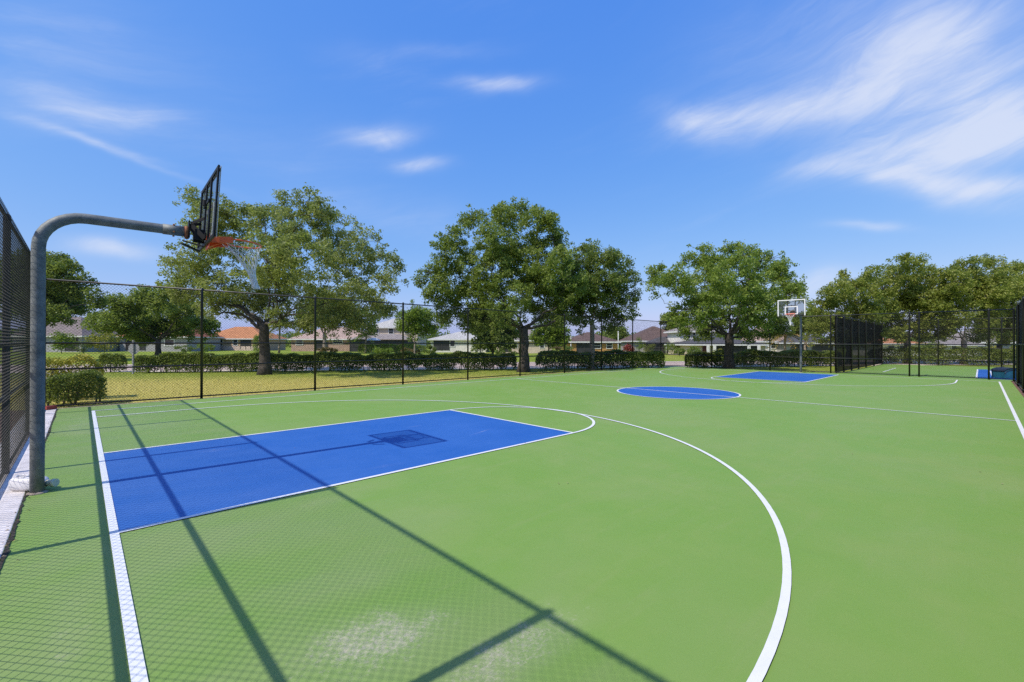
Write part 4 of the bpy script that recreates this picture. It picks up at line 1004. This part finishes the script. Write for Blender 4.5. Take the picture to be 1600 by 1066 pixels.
# fallen leaves along the fence foot and a few on the court
MAT['fallen'] = leaf_mat('fallen_leaves', G(.14, .08, .04), G(.30, .20, .10), G(.48, .38, .24), .1)
n = 2600
x = RNG.uniform(-.9, 28.4, n); y = 8.36+np.abs(RNG.normal(size=n))*.12
z = np.full(n, -.015)
x2 = np.abs(RNG.normal(size=160))*.06-.66; y2 = RNG.uniform(-5, 8.2, 160)
x3 = RNG.uniform(.3, 26, 70); y3 = RNG.uniform(-7, 7.5, 70)
c = np.stack([np.concatenate([x, x2, x3]), np.concatenate([y, y2, y3]), np.concatenate([z, np.full(160, .008), np.full(70, .012)])], 1)
v, f, rr = leaf_quads(c, RNG.uniform(0, 1, len(c)), .026, .015, up=4.0)
tag(np_mesh('fallen_leaves', v, f, 'fallen', None, rr), 'dry fallen leaves along the fence foot and scattered on the court', 'leaves', kind='stuff')

# ------------------------------------------------------------------ light and sky
ELEV = math.atan2(1, .855); SUNV = Vector((-.853, .05, 1.0)).normalized()
sun = bpy.data.lights.new('sun', 'SUN'); sun.energy = 4.2; sun.angle = math.radians(.60); sun.color = (1.0, .955, .88)
so = bpy.data.objects.new('sun', sun); COL.objects.link(so)
so.rotation_euler = (-SUNV).to_track_quat('-Z', 'Y').to_euler(); so.location = (-20, 0, 30)
W = bpy.data.worlds.new('World'); SC.world = W; W.use_nodes = True
n = N(W.node_tree); bg = W.node_tree.nodes['Background']
sky = n.add('ShaderNodeTexSky', sky_type='NISHITA'); sky.sun_disc = False
sky.sun_elevation = ELEV; sky.sun_rotation = math.atan2(SUNV.x, SUNV.y)
sky.altitude = 0; sky.air_density = 1.0; sky.dust_density = 1.0; sky.ozone_density = 2.0
STR = .13
sp = n.add('ShaderNodeSeparateColor'); n.link(sky.outputs[0], sp.inputs[0])
def grade(o, k, g): return n.math('MULTIPLY', n.math('POWER', n.math('MULTIPLY', o, STR), g), k/STR)   # film response of the blue sky
cc_ = n.add('ShaderNodeCombineColor')
for ch, k, g in ((0, .90, 1.14), (1, .755, .630), (2, .977, .164)): n.link(grade(sp.outputs[ch], k, g), cc_.inputs[ch])
skycol = cc_.outputs[0]
dirv = n.vmath('NORMALIZE', n.add('ShaderNodeTexCoord').outputs['Generated'])
CLOUDS = [  # centre, end of the long half axis (surveyed directions), half width in radians, strength
    ((1180, 180), (1050, 200), .040, .62), ((1090, 195), (1020, 165), .030, .42), ((1310, 160), (1180, 190), .05, .46), ((1430, 100), (1330, 160), .065, .66), ((1480, 60), (1400, 40), .06, .35),
    ((1540, 205), (1330, 255), .060, .95), ((1400, 245), (1230, 275), .040, .70), ((1570, 170), (1480, 190), .05, .55), ((1480, 285), (1280, 268), .018, .62),
    ((1500, 312), (1360, 292), .022, .42), ((1560, 285), (1440, 290), .02, .4), ((1250, 60), (1050, 110), .13, .30), ((1500, 60), (1280, 60), .14, .36), ((1580, 120), (1500, 100), .06, .4),
    ((785, 132), (715, 135), .017, .78), ((595, 210), (525, 212), .022, .95), ((655, 257), (605, 258), .016, .80), ((690, 82), (590, 85), .016, .26), ((560, 80), (480, 60), .03, .15),
    ((150, 222), (10, 182), .009, .60), ((250, 262), (140, 222), .007, .40), ((110, 165), (-80, 130), .030, .42), ((220, 175), (120, 165), .016, .34), ((150, 90), (-60, 90), .11, .26), ((170, 392), (70, 383), .020, .80), ((1355, 358), (1290, 358), .010, .60), ((1280, 452), (1225, 470), .030, 1.0),
    ((700, 350), (480, 290), .06, .18), ((450, 230), (250, 220), .08, .16), ((560, 330), (430, 290), .04, .18)]
warp = n.add('ShaderNodeTexNoise'); n.link(dirv, warp.inputs['Vector']); warp.inputs['Scale'].default_value = 3.5; warp.inputs['Detail'].default_value = 4
wd = n.vmath('ADD', dirv, n.vmath('MULTIPLY', n.vmath('SUBTRACT', warp.outputs[1], (.5, .5, .5)), (.12, .12, .07)))
tot = None
for (c, e, wid, st) in CLOUDS:
    C = Vector(ray(*c)).normalized(); E = Vector(ray(*e)).normalized(); t = E-C; L = t.length; t.normalize(); nn = C.cross(t).normalized()
    a = n.vmath('DOT_PRODUCT', wd, tuple(t), out=1); a = n.math('DIVIDE', n.math('SUBTRACT', a, C.dot(t)), L*1.05)
    b_ = n.math('DIVIDE', n.vmath('DOT_PRODUCT', wd, tuple(nn), out=1), wid)
    r2 = n.math('ADD', n.math('MULTIPLY', a, a), n.math('MULTIPLY', b_, b_))
    front = n.math('GREATER_THAN', n.vmath('DOT_PRODUCT', dirv, tuple(C), out=1), .2)
    g = n.math('MULTIPLY', n.math('MULTIPLY', n.math('POWER', 2.718, n.math('MULTIPLY', r2, -1.4)), st), front)
    tot = g if tot is None else n.math('ADD', tot, g)
# wind-combed fibres running almost level round the sky
sep = n.add('ShaderNodeSeparateXYZ'); n.link(wd, sep.inputs[0])
azn = n.math('ARCTAN2', sep.outputs[1], sep.outputs[0])
cmb = n.add('ShaderNodeCombineXYZ'); n.link(n.math('MULTIPLY', azn, 1.5), cmb.inputs[0])
n.link(n.math('MULTIPLY', n.math('ADD', sep.outputs[2], n.math('MULTIPLY', azn, .22)), 11.0), cmb.inputs[1])
fib = n.noise(cmb.outputs[0], 1.5, 9, .66, .35)
fib2 = n.noise(n.mapping(cmb.outputs[0], (.9, .35, 1), loc=(3, 1, 0)), 1.3, 6, .6, .3)
fine_ = n.noise(n.mapping(cmb.outputs[0], (1.3, .75, 1), (0, 0, .3), (5, 2, 0)), 2.6, 9, .64, .9)
mod = n.math('MULTIPLY', n.math('MULTIPLY_ADD', n.ramp(fib, .22, .80), .50, .44), n.math('MULTIPLY_ADD', n.ramp(fine_, .28, .72), .50, .64))
cov = n.math('MULTIPLY', tot, mod)
cov = n.math('ADD', cov, n.math('MULTIPLY', n.math('MULTIPLY', n.ramp(fib, .45, .85), n.ramp(fib2, .40, .72)), .22))
cov = n.math('MULTIPLY', n.ramp(cov, -.10, 1.0), .84)
colr = n.mix(cov, skycol, (.73/STR, .79/STR, .945/STR, 1))
n.link(colr, bg.inputs[0]); bg.inputs[1].default_value = STR
SC.view_settings.view_transform = 'Standard'; SC.view_settings.look = 'None'; SC.view_settings.exposure = 0.0; SC.view_settings.gamma = 1.0
SC.render.engine = 'CYCLES'
SC.cycles.use_denoising = False
SC.cycles.max_bounces = 8; SC.cycles.diffuse_bounces = 3; SC.cycles.transparent_max_bounces = 24
